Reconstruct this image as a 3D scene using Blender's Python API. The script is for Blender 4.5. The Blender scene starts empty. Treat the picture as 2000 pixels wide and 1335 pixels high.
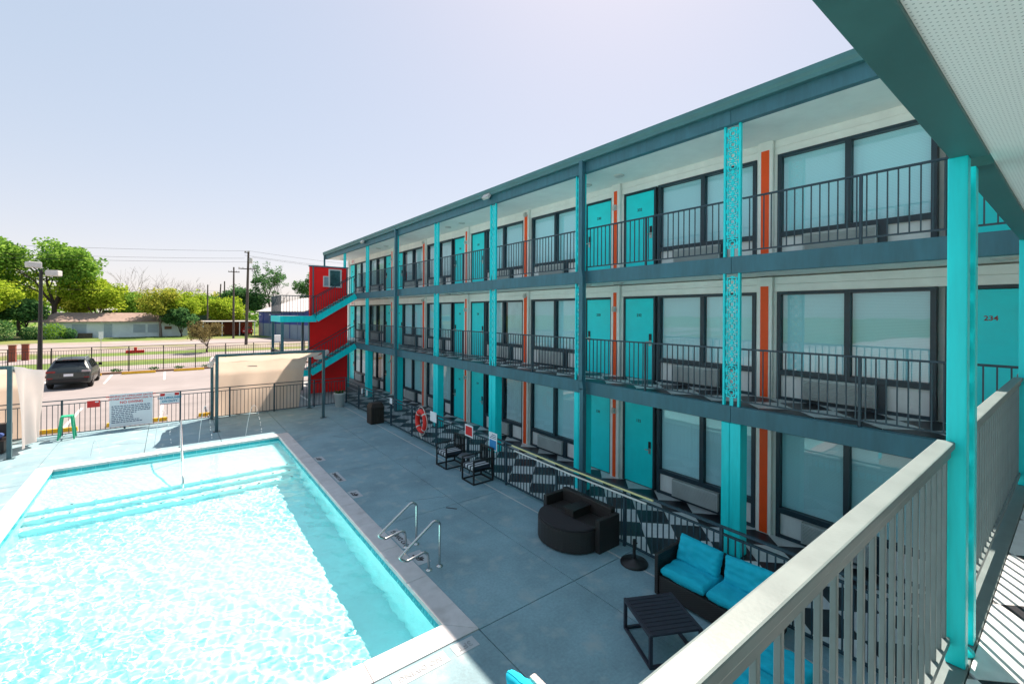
import bpy, bmesh, math, random
import numpy as np
from mathutils import Vector, Matrix, noise
R = math.radians
random.seed(11)
S = bpy.context.scene
COL = S.collection

# ------------------------------------------------------------------ camera
cam = bpy.data.cameras.new('camera')
cam.lens = 15.6
cam.sensor_width = 36
cam.shift_y = -0.0278
cam.clip_start = 0.05
cam.clip_end = 3000
camo = bpy.data.objects.new('camera', cam)
COL.objects.link(camo)
camo.matrix_world = (Matrix.Translation((0, 0, 4.35)) @ Matrix.Rotation(R(-37.655), 4, 'Z')
                     @ Matrix.Rotation(R(90), 4, 'X') @ Matrix.Rotation(R(0.35), 4, 'Z'))
S.camera = camo
# ------------------------------------------------------------------ sky and sun
SUN = Vector((0.59, 0.44, 1.0)).normalized()
world = bpy.data.worlds.new('World')
S.world = world
world.use_nodes = True
nt = world.node_tree
nt.nodes.clear()
sky = nt.nodes.new('ShaderNodeTexSky')
sky.sky_type = 'NISHITA'
sky.sun_disc = False
sky.sun_elevation = math.asin(SUN.z)
sky.sun_rotation = math.atan2(SUN.x, SUN.y)
sky.altitude = 0
sky.air_density = 1.1
sky.dust_density = 0.6
sky.ozone_density = 3.0
bg = nt.nodes.new('ShaderNodeBackground')
bg.inputs['Strength'].default_value = 0.140
out = nt.nodes.new('ShaderNodeOutputWorld')
# a bright, hazy spring sky: the whole dome is evened out and paled alike
hs = nt.nodes.new('ShaderNodeHueSaturation')
hs.inputs['Saturation'].default_value = 1.3
ga = nt.nodes.new('ShaderNodeGamma')
ga.inputs['Gamma'].default_value = 0.27
nt.links.new(sky.outputs[0], hs.inputs['Color'])
nt.links.new(hs.outputs[0], ga.inputs['Color'])
ti = nt.nodes.new("ShaderNodeMix"); ti.data_type = "RGBA"; ti.blend_type = "MULTIPLY"; ti.inputs[0].default_value = 1; ti.inputs[7].default_value = (1.0, .912, .93, 1)
nt.links.new(ga.outputs[0], ti.inputs[6])
nt.links.new(ti.outputs[2], bg.inputs["Color"])
nt.links.new(bg.outputs[0], out.inputs['Surface'])
sl = bpy.data.lights.new('sun', 'SUN')
sl.energy = 2.65
sl.angle = R(0.53)
sl.color = (1.0, 0.83, 0.70)
suno = bpy.data.objects.new('sun', sl)
COL.objects.link(suno)
suno.rotation_euler = (-SUN).to_track_quat('-Z', 'Y').to_euler()
suno.location = (30, 22, 50)
try:
    sl.cycles.is_caustics_light = True
except Exception as e:
    print('caustics light', e)
vs = S.view_settings
vs.view_transform = 'Standard'
vs.look = 'None'
vs.gamma = 1
vs.use_curve_mapping = False
vs.exposure = 2.08
S.cycles.use_denoising = True
S.cycles.max_bounces = 9
S.cycles.diffuse_bounces = 6
S.cycles.glossy_bounces = 4
S.cycles.transmission_bounces = 8
S.cycles.transparent_max_bounces = 24
S.cycles.sample_clamp_indirect = 10

# ------------------------------------------------------------------ helpers
class G:
    """collects geometry, then becomes one mesh"""
    def __init__(s):
        s.v = []; s.f = []; s.smooth = []
    def add(s, v, f, smooth=False):
        n = len(s.v)
        s.v += [tuple(p) for p in v]
        s.f += [tuple(i + n for i in q) for q in f]
        s.smooth += [smooth] * len(f)
        return s
    def box(s, x0, x1, y0, y1, z0, z1):
        v = [(x, y, z) for z in (z0, z1) for y in (y0, y1) for x in (x0, x1)]
        return s.add(v, [(0, 2, 3, 1), (4, 5, 7, 6), (0, 1, 5, 4), (2, 6, 7, 3), (0, 4, 6, 2), (1, 3, 7, 5)])
    def hexa(s, bot, top):
        """bottom and top quads, counter-clockwise from above"""
        return s.add(list(bot) + list(top), [(3, 2, 1, 0), (4, 5, 6, 7), (0, 1, 5, 4), (1, 2, 6, 5), (2, 3, 7, 6), (3, 0, 4, 7)])
    def bar(s, p, q, w, h, up=(0, 0, 1)):
        p = Vector(p); q = Vector(q); d = (q - p).normalized(); up = Vector(up)
        if abs(d.dot(up)) > .99: up = Vector((0, 1, 0))
        a = d.cross(up).normalized() * (w / 2); b = a.cross(d).normalized() * (h / 2)
        v = [p - a - b, p + a - b, p + a + b, p - a + b, q - a - b, q + a - b, q + a + b, q - a + b]
        return s.add(v, [(0, 1, 2, 3), (7, 6, 5, 4), (1, 0, 4, 5), (2, 1, 5, 6), (3, 2, 6, 7), (0, 3, 7, 4)])
    def tube(s, pts, r, n=8, closed=False):
        pts = [Vector(p) for p in pts]; rings = []
        m = len(pts); prev = None
        for i, p in enumerate(pts):
            if closed: d = pts[(i + 1) % m] - pts[i - 1]
            else: d = pts[min(i + 1, m - 1)] - pts[max(i - 1, 0)]
            d.normalize()
            if prev is None:
                u = d.orthogonal().normalized()
            else:
                u = (prev - d * prev.dot(d)).normalized()
            prev = u; w = d.cross(u)
            rr = r[i] if isinstance(r, (list, tuple)) else r
            rings.append([p + (u * math.cos(2 * math.pi * k / n) + w * math.sin(2 * math.pi * k / n)) * rr for k in range(n)])
        v = [p for g in rings for p in g]; f = []
        for i in range(m if closed else m - 1):
            for k in range(n):
                a = i * n + k; b = i * n + (k + 1) % n; j = ((i + 1) % m) * n
                f.append((a, b, j + (k + 1) % n, j + k))
        s.add(v, f, True)
        if not closed:
            s.add(rings[0], [tuple(reversed(range(n)))]); s.add(rings[-1], [tuple(range(n))])
        return s
    def lathe(s, prof, n=20, c=(0, 0, 0), smooth=True):
        v = []; f = []
        for r, z in prof:
            v += [(c[0] + r * math.cos(2 * math.pi * k / n), c[1] + r * math.sin(2 * math.pi * k / n), c[2] + z) for k in range(n)]
        for i in range(len(prof) - 1):
            for k in range(n):
                f.append((i * n + k, i * n + (k + 1) % n, (i + 1) * n + (k + 1) % n, (i + 1) * n + k))
        s.add(v, f, smooth)
        m = len(prof) - 1
        s.add(v[:n], [tuple(reversed(range(n)))]); s.add(v[m * n:], [tuple(range(n))])
        return s
    def prism(s, poly, axis, a, b):
        """poly: 2-d outline, extruded along axis from a to b"""
        def P(p, t):
            return {'x': (t, p[0], p[1]), 'y': (p[0], t, p[1]), 'z': (p[0], p[1], t)}[axis]
        n = len(poly)
        v = [P(p, a) for p in poly] + [P(p, b) for p in poly]
        f = [tuple(range(n)), tuple(reversed(range(n, 2 * n)))]
        f += [(i, i + n, (i + 1) % n + n, (i + 1) % n) for i in range(n)]
        return s.add(v, f)
    def quad(s, a, b, c, d):
        return s.add([a, b, c, d], [(0, 1, 2, 3)])
    def mesh(s, name, mat, bevel=0, seg=2, fix=True):
        me = bpy.data.meshes.new(name)
        me.from_pydata(s.v, [], s.f)
        me.polygons.foreach_set('use_smooth', s.smooth)
        if fix or bevel:
            bm = bmesh.new(); bm.from_mesh(me)
            if fix: bmesh.ops.recalc_face_normals(bm, faces=bm.faces)
            if bevel:
                bmesh.ops.bevel(bm, geom=[e for e in bm.edges if e.is_manifold and e.calc_face_angle(0) > .5],
                                offset=bevel, segments=seg, profile=.6, affect='EDGES')
                for q in bm.faces: q.smooth = False
            bm.to_mesh(me); bm.free()
        me.update()
        if mat: me.materials.append(mat)
        return me
    def obj(s, name, mat, parent=None, loc=(0, 0, 0), rz=0, bevel=0, seg=2, fix=True):
        return inst(name, s.mesh(name, mat, bevel, seg, fix), parent, loc, rz)

def inst(name, me, parent=None, loc=(0, 0, 0), rz=0, rot=None, local=False):
    """loc is a world position unless local; parents are unrotated unless local is used"""
    o = bpy.data.objects.new(name, me)
    COL.objects.link(o)
    o.location = loc
    if rot: o.rotation_euler = rot
    elif rz: o.rotation_euler = (0, 0, rz)
    if parent:
        o.parent = parent
        if not local: o.location = Vector(loc) - base_of(parent)
    return o
def base_of(p):
    b = Vector((0, 0, 0))
    while p: b = b + p.location; p = p.parent
    return b
def tag(o, label, cat=None, group=None, kind=None):
    if label: o['label'] = label
    if cat: o['category'] = cat
    if group: o['group'] = group
    if kind: o['kind'] = kind
    return o
def thing(name, label, cat, loc=(0, 0, 0), rz=0, group=None):
    o = bpy.data.objects.new(name, None)
    o.empty_display_size = .2
    COL.objects.link(o); o.location = loc; o.rotation_euler = (0, 0, rz)
    return tag(o, label, cat, group)
def struct(o):
    o['kind'] = 'structure'; return o

# ------------------------------------------------------------------ materials
def nodes(name):
    m = bpy.data.materials.new(name); m.use_nodes = True
    t = m.node_tree; t.nodes.clear()
    return m, t, lambda k: t.nodes.new('ShaderNode' + k), t.links.new
def M(name, col, rough=.55, metal=0, var=.10, scale=3.0, bump=0, bscale=60, spec=.5, var2=0, scale2=.5, tint=None, island=0, coord='Object', stretch=None):
    m, t, N, L = nodes(name)
    o = N('OutputMaterial'); b = N('BsdfPrincipled'); L(b.outputs[0], o.inputs[0])
    b.inputs['Roughness'].default_value = rough; b.inputs['Metallic'].default_value = metal
    b.inputs['Specular IOR Level'].default_value = spec
    tc = N('TexCoord'); src = tc.outputs[coord]
    if coord == 'World':
        pass
    if stretch:
        mp = N('Mapping'); mp.inputs['Scale'].default_value = stretch; L(src, mp.inputs[0]); src = mp.outputs[0]
    def layer(prev, sc, amt, detail=5):
        n = N('TexNoise'); n.inputs['Scale'].default_value = sc; n.inputs['Detail'].default_value = detail; n.inputs['Roughness'].default_value = .62
        L(src, n.inputs['Vector'])
        r = N('MapRange'); r.inputs[1].default_value = .3; r.inputs[2].default_value = .7
        r.inputs[3].default_value = 1 - amt; r.inputs[4].default_value = 1 + amt
        L(n.outputs['Fac'], r.inputs[0])
        x = N('Mix'); x.data_type = 'RGBA'; x.blend_type = 'MULTIPLY'; x.inputs[0].default_value = 1
        if prev is None: x.inputs[6].default_value = (*col, 1)
        else: L(prev, x.inputs[6])
        L(r.outputs[0], x.inputs[7]); return x.outputs[2], n.outputs['Fac']
    c, f = layer(None, scale, var)
    if var2: c, f2 = layer(c, scale2, var2, 8)
    if tint:
        n = N('TexNoise'); n.inputs['Scale'].default_value = tint[1]; n.inputs['Detail'].default_value = 6; L(src, n.inputs['Vector'])
        r = N('MapRange'); r.inputs[1].default_value = tint[2]; r.inputs[2].default_value = tint[3]; L(n.outputs['Fac'], r.inputs[0])
        x = N('Mix'); x.data_type = 'RGBA'; L(r.outputs[0], x.inputs[0]); L(c, x.inputs[6]); x.inputs[7].default_value = (*tint[0], 1); c = x.outputs[2]
    if island:
        g = N('NewGeometry') if island == 1 else N('ObjectInfo')
        r = N('MapRange'); r.inputs[3].default_value = .62; r.inputs[4].default_value = 1.35
        if island == 2: r.inputs[3].default_value = .86; r.inputs[4].default_value = 1.12
        L(g.outputs['Random Per Island' if island == 1 else 'Random'], r.inputs[0])
        x = N('Mix'); x.data_type = 'RGBA'; x.blend_type = 'MULTIPLY'; x.inputs[0].default_value = 1
        L(c, x.inputs[6]); L(r.outputs[0], x.inputs[7]); c = x.outputs[2]
    L(c, b.inputs['Base Color'])
    rr = N('MapRange'); rr.inputs[3].default_value = max(.03, rough - .08); rr.inputs[4].default_value = min(1, rough + .1)
    L(f, rr.inputs[0]); L(rr.outputs[0], b.inputs['Roughness'])
    if bump:
        n = N('TexNoise'); n.inputs['Scale'].default_value = bscale; n.inputs['Detail'].default_value = 6; L(src, n.inputs['Vector'])
        bp = N('Bump'); bp.inputs['Strength'].default_value = bump; bp.inputs['Distance'].default_value = .02
        L(n.outputs['Fac'], bp.inputs['Height']); L(bp.outputs[0], b.inputs['Normal'])
    return m
def leafmat(name, c1, c2, trans=.45):
    m, t, N, L = nodes(name)
    o = N('OutputMaterial'); d = N('BsdfDiffuse'); tr = N('BsdfTranslucent'); mx = N('MixShader'); mx.inputs[0].default_value = trans
    g = N('NewGeometry'); x = N('Mix'); x.data_type = 'RGBA'
    x.inputs[6].default_value = (*c1, 1); x.inputs[7].default_value = (*c2, 1)
    L(g.outputs['Random Per Island'], x.inputs[0])
    L(x.outputs[2], d.inputs[0]); L(x.outputs[2], tr.inputs[0]); L(d.outputs[0], mx.inputs[1]); L(tr.outputs[0], mx.inputs[2]); L(mx.outputs[0], o.inputs[0])
    return m
def clothmat(name, col, trans=.5, var=.08):
    m, t, N, L = nodes(name)
    o = N('OutputMaterial'); d = N('BsdfDiffuse'); tr = N('BsdfTranslucent'); mx = N('MixShader'); mx.inputs[0].default_value = trans
    tc = N('TexCoord'); n = N('TexNoise'); n.inputs['Scale'].default_value = 2.2; n.inputs['Detail'].default_value = 5; L(tc.outputs['Object'], n.inputs['Vector'])
    r = N('MapRange'); r.inputs[3].default_value = 1 - var; r.inputs[4].default_value = 1 + var; L(n.outputs['Fac'], r.inputs[0])
    x = N('Mix'); x.data_type = 'RGBA'; x.blend_type = 'MULTIPLY'; x.inputs[0].default_value = 1; x.inputs[6].default_value = (*col, 1); L(r.outputs[0], x.inputs[7])
    L(x.outputs[2], d.inputs[0]); L(x.outputs[2], tr.inputs[0]); L(d.outputs[0], mx.inputs[1]); L(tr.outputs[0], mx.inputs[2]); L(mx.outputs[0], o.inputs[0])
    return m
def glassmat(name, tcol=(.91, .985, 1.0), ior=2.0):
    m, t, N, L = nodes(name)
    o = N('OutputMaterial'); tr = N('BsdfTransparent'); tr.inputs[0].default_value = (*tcol, 1)
    gl = N('BsdfGlossy'); gl.inputs['Roughness'].default_value = .015
    fr = N('Fresnel'); fr.inputs[0].default_value = ior; mx = N('MixShader')
    tc = N('TexCoord'); n = N('TexNoise'); n.inputs['Scale'].default_value = 1.3; L(tc.outputs['Object'], n.inputs['Vector'])
    bp = N('Bump'); bp.inputs['Strength'].default_value = .04; bp.inputs['Distance'].default_value = .05; L(n.outputs['Fac'], bp.inputs['Height']); L(bp.outputs[0], gl.inputs['Normal'])
    ge = N('NewGeometry'); ml = N('Math'); ml.operation = 'SUBTRACT'; ml.use_clamp = True
    L(fr.outputs[0], ml.inputs[0]); L(ge.outputs['Backfacing'], ml.inputs[1])
    L(ml.outputs[0], mx.inputs[0]); L(tr.outputs[0], mx.inputs[1]); L(gl.outputs[0], mx.inputs[2]); L(mx.outputs[0], o.inputs[0])
    return m
def stripes(name, c1, c2, freq, axis, width=.5, rough=.7):
    """plain two-colour stripes along one object axis (print and fine slats)"""
    m, t, N, L = nodes(name)
    o = N('OutputMaterial'); b = N('BsdfPrincipled'); L(b.outputs[0], o.inputs[0]); b.inputs['Roughness'].default_value = rough
    tc = N('TexCoord'); sx = N('SeparateXYZ'); L(tc.outputs['Object'], sx.inputs[0])
    a = N('Math'); a.operation = 'MULTIPLY'; a.inputs[1].default_value = freq; L(sx.outputs[axis], a.inputs[0])
    fr = N('Math'); fr.operation = 'FRACT'; L(a.outputs[0], fr.inputs[0])
    lt = N('Math'); lt.operation = 'LESS_THAN'; lt.inputs[1].default_value = width; L(fr.outputs[0], lt.inputs[0])
    x = N('Mix'); x.data_type = 'RGBA'; L(lt.outputs[0], x.inputs[0]); x.inputs[6].default_value = (*c1, 1); x.inputs[7].default_value = (*c2, 1)
    oi = N('ObjectInfo'); rr = N('MapRange'); rr.inputs[3].default_value = .84; rr.inputs[4].default_value = 1.05; L(oi.outputs['Random'], rr.inputs[0])
    x2 = N('Mix'); x2.data_type = 'RGBA'; x2.blend_type = 'MULTIPLY'; x2.inputs[0].default_value = 1; L(x.outputs[2], x2.inputs[6]); L(rr.outputs[0], x2.inputs[7])
    L(x2.outputs[2], b.inputs['Base Color']); return m

def weave(name, c1, c2, sc=38):
    m, t, N, L = nodes(name)
    o = N('OutputMaterial'); b = N('BsdfPrincipled'); L(b.outputs[0], o.inputs[0]); b.inputs['Roughness'].default_value = .5
    tc = N('TexCoord'); mp = N('Mapping'); mp.inputs['Location'].default_value = (.013, .007, .011); mp.inputs['Scale'].default_value = (1, 1, 1.9); L(tc.outputs['Object'], mp.inputs[0])
    ck = N('TexChecker'); ck.inputs['Scale'].default_value = sc; ck.inputs[1].default_value = (*c1, 1); ck.inputs[2].default_value = (*c2, 1); L(mp.outputs[0], ck.inputs[0])
    L(ck.outputs[0], b.inputs['Base Color'])
    bp = N('Bump'); bp.inputs['Strength'].default_value = .5; bp.inputs['Distance'].default_value = .006; L(ck.outputs['Fac'], bp.inputs['Height']); L(bp.outputs[0], b.inputs['Normal'])
    return m
white = M('white_paint', (.85, .87, .84), .5, var=.05, scale=4, var2=.05, scale2=.6)
ceilw = M('ceiling_white', (.85, .88, .85), .6, var=.04, scale=3, var2=.05)
teal = M('teal_door', (.0, .80, .85), .42, var=.05, scale=3)
cyan = M('cyan_paint', (.0, .76, .80), .4, var=.07, scale=5, var2=.08, scale2=2, stretch=(4, 4, .5))
slate = M('slate_paint', (.042, .155, .20), .5, var=.12, scale=2, var2=.14, scale2=.8, stretch=(4, 4, .8))
gutterm = M('gutter_paint', (.06, .19, .20), .45, var=.1, scale=2)
frame = M('dark_frame', (.012, .038, .055), .4, var=.15, scale=8)
railm = M('rail_paint', (.022, .055, .078), .42, var=.15, scale=9)
wrailm = M('wing_rail_paint', (.15, .205, .21), .42, var=.12, scale=7, bump=.03, bscale=90)
beamm = M('beam_paint', (.045, .14, .135), .45, var=.15, scale=3, var2=.12, scale2=.9)
orange = M('orange_paint', (.98, .085, .0), .5, var=.06)
redp = M('red_paint', (.95, .002, .002), .55, var=.07, scale=1.3, var2=.05)
spand = M('spandrel_white', (.74, .78, .78), .5, var=.06, scale=3)
acm = M('ac_plastic', (.42, .47, .47), .5, var=.08)
blindm = stripes('blind_slats', (.66, .95, .99), (.54, .83, .88), 40, 2, .28)
pane_m = glassmat('window_glass')
black = M('black_plastic', (.012, .013, .014), .45, var=.2)
numm = M('number_dark', (.02, .05, .06), .5)
numred = M('number_red', (.30, .03, .03), .5)
steel = M('stainless', (.62, .63, .62), .22, 1, var=.08, scale=12)
chrome = M('lever_metal', (.5, .5, .48), .3, 1)
tileb = M('tile_black', (.010, .013, .02), .38, var=.3, scale=7, island=2, bump=.05)
tilew = M('tile_white', (.62, .66, .67), .42, var=.1, scale=7, island=2, bump=.05)
slabm = M('slab_concrete', (.28, .30, .30), .8, var=.15, scale=2)
deckm = M('deck_concrete', (.20, .33, .38), .72, var=.13, scale=26, var2=.20, scale2=.8, bump=.15, bscale=45, tint=((.31, .40, .42), 2.6, .55, .74))
copem = M('coping_stone', (.56, .55, .56), .62, var=.08, scale=6, var2=.09, scale2=1.4, bump=.1, bscale=30, tint=((.40, .39, .39), 2.2, .55, .75))
jointm = M('joint_dark', (.06, .07, .075), .9)
stripm = M('joint_filler', (.46, .50, .50), .8)
plaster = M('pool_plaster', (.47, .87, .90), .6, var=.06, scale=2, var2=.06, scale2=.5)
ptile = M('pool_tile', (.02, .36, .42), .25, var=.15, scale=14, island=2)
lotm = M('lot_concrete', (.245, .228, .225), .85, var=.07, scale=.9, var2=.14, scale2=.12, bump=.1, bscale=12, tint=((.17, .16, .158), .30, .60, .78))
roadm = M('street_concrete', (.27, .245, .24), .9, var=.08, scale=.5, var2=.12, scale2=.1)
grassm = M('grass', (.095, .165, .02), .95, var=.25, scale=1.5, var2=.3, scale2=.12, tint=((.22, .20, .07), .09, .5, .72), bump=.6, bscale=6)
dirtm = M('dirt_verge', (.27, .235, .21), .95, var=.12, scale=.6, var2=.2, scale2=.08, tint=((.15, .17, .05), .13, .5, .66))
yellow = M('yellow_paint', (.72, .42, .015), .7, var=.12, scale=6, var2=.15, scale2=2)
whitel = M('line_paint', (.68, .67, .65), .8, var=.15, scale=5)
kerbm = M('kerb', (.22, .13, .09), .9, var=.25, scale=2)
wick = weave('dark_wicker', (.030, .026, .025), (.010, .009, .009))
brownm = M('brown_bin', (.022, .016, .012), .6, var=.3, scale=10)
cush = M('turquoise_cushion', (.0, .46, .62), .85, var=.06, scale=5, bump=.12, bscale=14)
navy = M('table_slat', (.022, .024, .040), .5, var=.2, scale=9)
signw = M('sign_white', (.80, .82, .86), .4, var=.05)
signr = M('sign_red', (.68, .01, .012), .4)
signb = M('sign_blue', (.02, .22, .52), .4)
printb = M('print_blue', (.10, .13, .22), .5)
printc = M('print_cyan', (.02, .26, .42), .5)
printk = M('print_black', (.015, .015, .017), .6)
printg = M('print_worn', (.30, .32, .34), .7, var=.3, scale=20)
greenm = M('green_metal', (.015, .42, .22), .35, var=.06)
canvas = clothmat('canvas_beige', (.70, .58, .47), .5)
curtm = clothmat('curtain_white', (.74, .70, .68), .5)
postm = M('canopy_post', (.055, .115, .135), .45, var=.1)
potm = M('white_pot', (.62, .66, .66), .5, var=.05)
ringr = M('ring_red', (.72, .018, .010), .45, var=.08)
ropem = M('rope_white', (.62, .60, .56), .8)
polew = M('pole_white', (.66, .68, .66), .4)
poley = M('pole_yellow', (.66, .64, .30), .4)
bark = M('bark', (.075, .058, .045), .95, var=.3, scale=4, bump=.5, bscale=20)
palebark = M('pale_bark', (.20, .17, .15), .95, var=.25, scale=4)
woodpole = M('utility_wood', (.085, .072, .065), .9, var=.25, scale=5)
wirem = M('wire', (.05, .05, .06), .6)
brick = M('brick', (.25, .075, .045), .9, var=.25, scale=9)
light_head = M('lamp_head', (.55, .55, .53), .4, var=.1)
housew = M('house_siding', (.66, .77, .80), .7, var=.08, scale=.8, var2=.07, scale2=.3)
roofb = M('shingle_brown', (.30, .225, .19), .9, var=.2, scale=2, var2=.15, scale2=.4)
roofw = M('metal_roof_white', (.60, .58, .57), .5, var=.06, scale=.4)
bluem = M('blue_siding', (.025, .055, .26), .55, var=.1, scale=.4)
greys = M('grey_siding', (.20, .27, .34), .6, var=.08, scale=.4)
darkgreen = M('green_siding', (.03, .06, .055), .7, var=.1, scale=.5)
carp = M('car_paint', (.055, .068, .070), .28, .55, var=.04)
carg = M('car_glass', (.010, .014, .02), .06, 0, var=.05)
carb = M('car_black', (.012, .012, .013), .6)
tyre = M('tyre', (.012, .012, .012), .85)
rim = M('wheel_rim', (.35, .36, .37), .3, 1)
tailr = M('tail_light', (.22, .01, .012), .2)
tailw = M('tail_clear', (.42, .36, .38), .2)
truckr = M('truck_red', (.45, .01, .015), .35)

# water surface (glass with real ripples)
def watermat():
    m, t, N, L = nodes('pool_water')
    o = N('OutputMaterial'); g = N('BsdfGlass'); g.inputs['IOR'].default_value = 1.33; g.inputs['Roughness'].default_value = 0
    g.inputs['Color'].default_value = (.97, 1, 1, 1)
    L(g.outputs[0], o.inputs['Surface']); return m
water = watermat()
def perforated():
    m, t, N, L = nodes('perforated_soffit')
    o = N('OutputMaterial'); b = N('BsdfPrincipled'); L(b.outputs[0], o.inputs[0]); b.inputs['Roughness'].default_value = .55
    tc = N('TexCoord'); mp = N('Mapping'); mp.inputs['Scale'].default_value = (62, 62, 62); mp.inputs['Rotation'].default_value = (0, 0, R(45)); L(tc.outputs['Object'], mp.inputs[0])
    sx = N('SeparateXYZ'); L(mp.outputs[0], sx.inputs[0]); acc = None
    for i in (0, 1):
        f = N('Math'); f.operation = 'FRACT'; L(sx.outputs[i], f.inputs[0])
        a = N('Math'); a.operation = 'SUBTRACT'; a.inputs[1].default_value = .5; L(f.outputs[0], a.inputs[0])
        p = N('Math'); p.operation = 'MULTIPLY'; L(a.outputs[0], p.inputs[0]); L(a.outputs[0], p.inputs[1])
        if acc is None: acc = p.outputs[0]
        else:
            s_ = N('Math'); L(acc, s_.inputs[0]); L(p.outputs[0], s_.inputs[1]); acc = s_.outputs[0]
    lt = N('Math'); lt.operation = 'LESS_THAN'; lt.inputs[1].default_value = .03; L(acc, lt.inputs[0])
    x = N('Mix'); x.data_type = 'RGBA'; L(lt.outputs[0], x.inputs[0]); x.inputs[6].default_value = (.86, .89, .86, 1); x.inputs[7].default_value = (.42, .46, .45, 1)
    L(x.outputs[2], b.inputs['Base Color']); return m
perf = perforated()

# ------------------------------------------------------------------ lettering (flat meshes, made while the scene is small)
_tc = {}
def text_mesh(s, size, mat, bold=0, align='CENTER'):
    k = (s, size, mat.name, align)
    if k in _tc: return _tc[k]
    cu = bpy.data.curves.new('lettering', 'FONT'); cu.body = s; cu.size = size; cu.align_x = align; cu.align_y = 'CENTER'
    cu.offset = bold; cu.resolution_u = 3; cu.extrude = .0015
    o = bpy.data.objects.new('tmp', cu); COL.objects.link(o)
    bpy.context.view_layer.update()
    me = bpy.data.meshes.new_from_object(o.evaluated_get(bpy.context.evaluated_depsgraph_get()))
    bpy.data.objects.remove(o); bpy.data.curves.remove(cu)
    me.name = 'lettering'; me.materials.clear(); me.materials.append(mat)
    _tc[k] = me
    return me
for fl in (1, 2, 3):
    for i in range(8): text_mesh(str(fl * 100 + 34 - 2 * i), .10, numred if (fl, i) == (2, 0) else numm, .0015)
T = dict(exit=text_mesh('EXIT', .20, signr, .004), w1=text_mesh('WARNING NO LIFEGUARD ON DUTY', .083, signr, .002),
         w2=text_mesh('IN CASE OF EMERGENCY DIAL 911', .083, signr, .002), w3=text_mesh('NO DIVING', .125, signr, .003),
         l1=text_mesh('NO LIFEGUARD', .105, printc, .004), l2=text_mesh('ON DUTY', .105, printc, .004),
         ft=text_mesh('4FT', .17, printk, .006), nd=text_mesh('NO DIVING', .13, printk, .003), ft3=text_mesh('3FT', .15, printk, .004), ndw=text_mesh('NO DIVING', .11, printg, .001), ft3w=text_mesh('3FT', .13, printg, .002))
FACE_MX = (R(90), 0, R(-90))    # lettering on a wall that faces -X
FACE_MY = (R(90), 0, 0)         # lettering on a wall that faces -Y

# ================================================================== SETTING
PX0, PX1, PY0, PY1 = -2.53, 3.05, 5.46, 17.28      # pool opening
g = G()
o_ = 900
xs = [-o_, PX0 - .2, PX1 + .2, o_]; ys = [-o_, PY0 - .2, PY1 + .2, o_]
for i in range(3):
    for j in range(3):
        if (i, j) != (1, 1): g.quad((xs[i], ys[j], -.06), (xs[i + 1], ys[j], -.06), (xs[i + 1], ys[j + 1], -.06), (xs[i], ys[j + 1], -.06))
struct(g.obj('ground', grassm))
struct(G().box(-60, 70, 22.05, 41.0, -.3, -.006).obj('parking_lot', lotm))
struct(G().box(-60, 70, 41.0, 41.22, -.3, .13).obj('kerb', kerbm, bevel=.02))
struct(G().box(-60, 70, 41.22, 46.8, -.3, .01).obj('pavement', roadm))
struct(G().box(-80, 90, 52.5, 58.0, -.3, -.04).obj('path', roadm))
struct(G().box(-120, 120, 62.5, 86, -.3, -.045).obj('street', dirtm))
struct(G().box(-120, 120, 73, 81, -.3, -.035).obj('road', roadm))
struct(G().box(-95, -12.01, -60, 22.0, -.3, -.008).obj('bounce_paving', M('bounce_concrete', (.45, .43, .41), .85, var=.08, scale=.6)))  # unseen paving, enlarged and paled to bounce light into the walkways
lines = G()
k = 0
for X in (-11.65, -8.8, -5.95, -3.1, -.25, 2.6, 5.45, 8.3):
    struct(G().box(X - .05, X + .05, 36.0, 40.7, -.004, 0).obj('parking_line', whitel))
    struct(G().box(X - .05, X + .05, 23.0, 27.5, -.004, 0).obj('parking_line', whitel))

# ------------------------------------------------------------------ deck slabs (recessed joints between them)
deck = struct(G().box(-12, PX0 - .36, -1.3, 22.0, -.4, -.03).box(PX1 + .36, 9.6, -1.3, 22.0, -.4, -.03)
              .box(PX0 - .36, PX1 + .36, -1.3, PY0 - .36, -.4, -.03).box(PX0 - .36, PX1 + .36, PY1 + .36, 22.0, -.4, -.03).obj('pool_deck', jointm))
def deck_slab(x0, x1, y0, y1):
    e = .006
    G().box(x0 + e, x1 - e, y0 + e, y1 - e, -.1, 0).obj('deck_slab', deckm, deck, bevel=.004, seg=1)
yl = [-1.3, 1.4, 5.1, 8.8, 12.5, 16.2, 19.3, 22.0]
for a, b in zip(yl, yl[1:]):
    lo = PX1 + .35 if b > 5.2 and a < 17.5 else 2.9
    if b <= 5.2 or a >= 17.5:
        pass
    for x0, x1 in ((PX1 + .35, 5.25), (5.25, 6.39), (6.43, 6.86)):
        deck_slab(x0, x1, a, b)
    for x0, x1 in ((-12, -8.9), (-8.9, -5.8), (-5.8, PX0 - .35)):
        deck_slab(x0, x1, a, b)
for x0, x1 in ((PX0 - .35, -.6), (-.6, 1.4), (1.4, PX1 + .35)):
    deck_slab(x0, x1, PY1 + .35, 19.3); deck_slab(x0, x1, 19.3, 22.0)
    deck_slab(x0, x1, 1.4, PY0 - .35); deck_slab(x0, x1, -1.3, 1.4)
G().box(6.392, 6.428, -1.3, 22, -.09, -.004).obj('joint_filler', stripm, deck)

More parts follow.
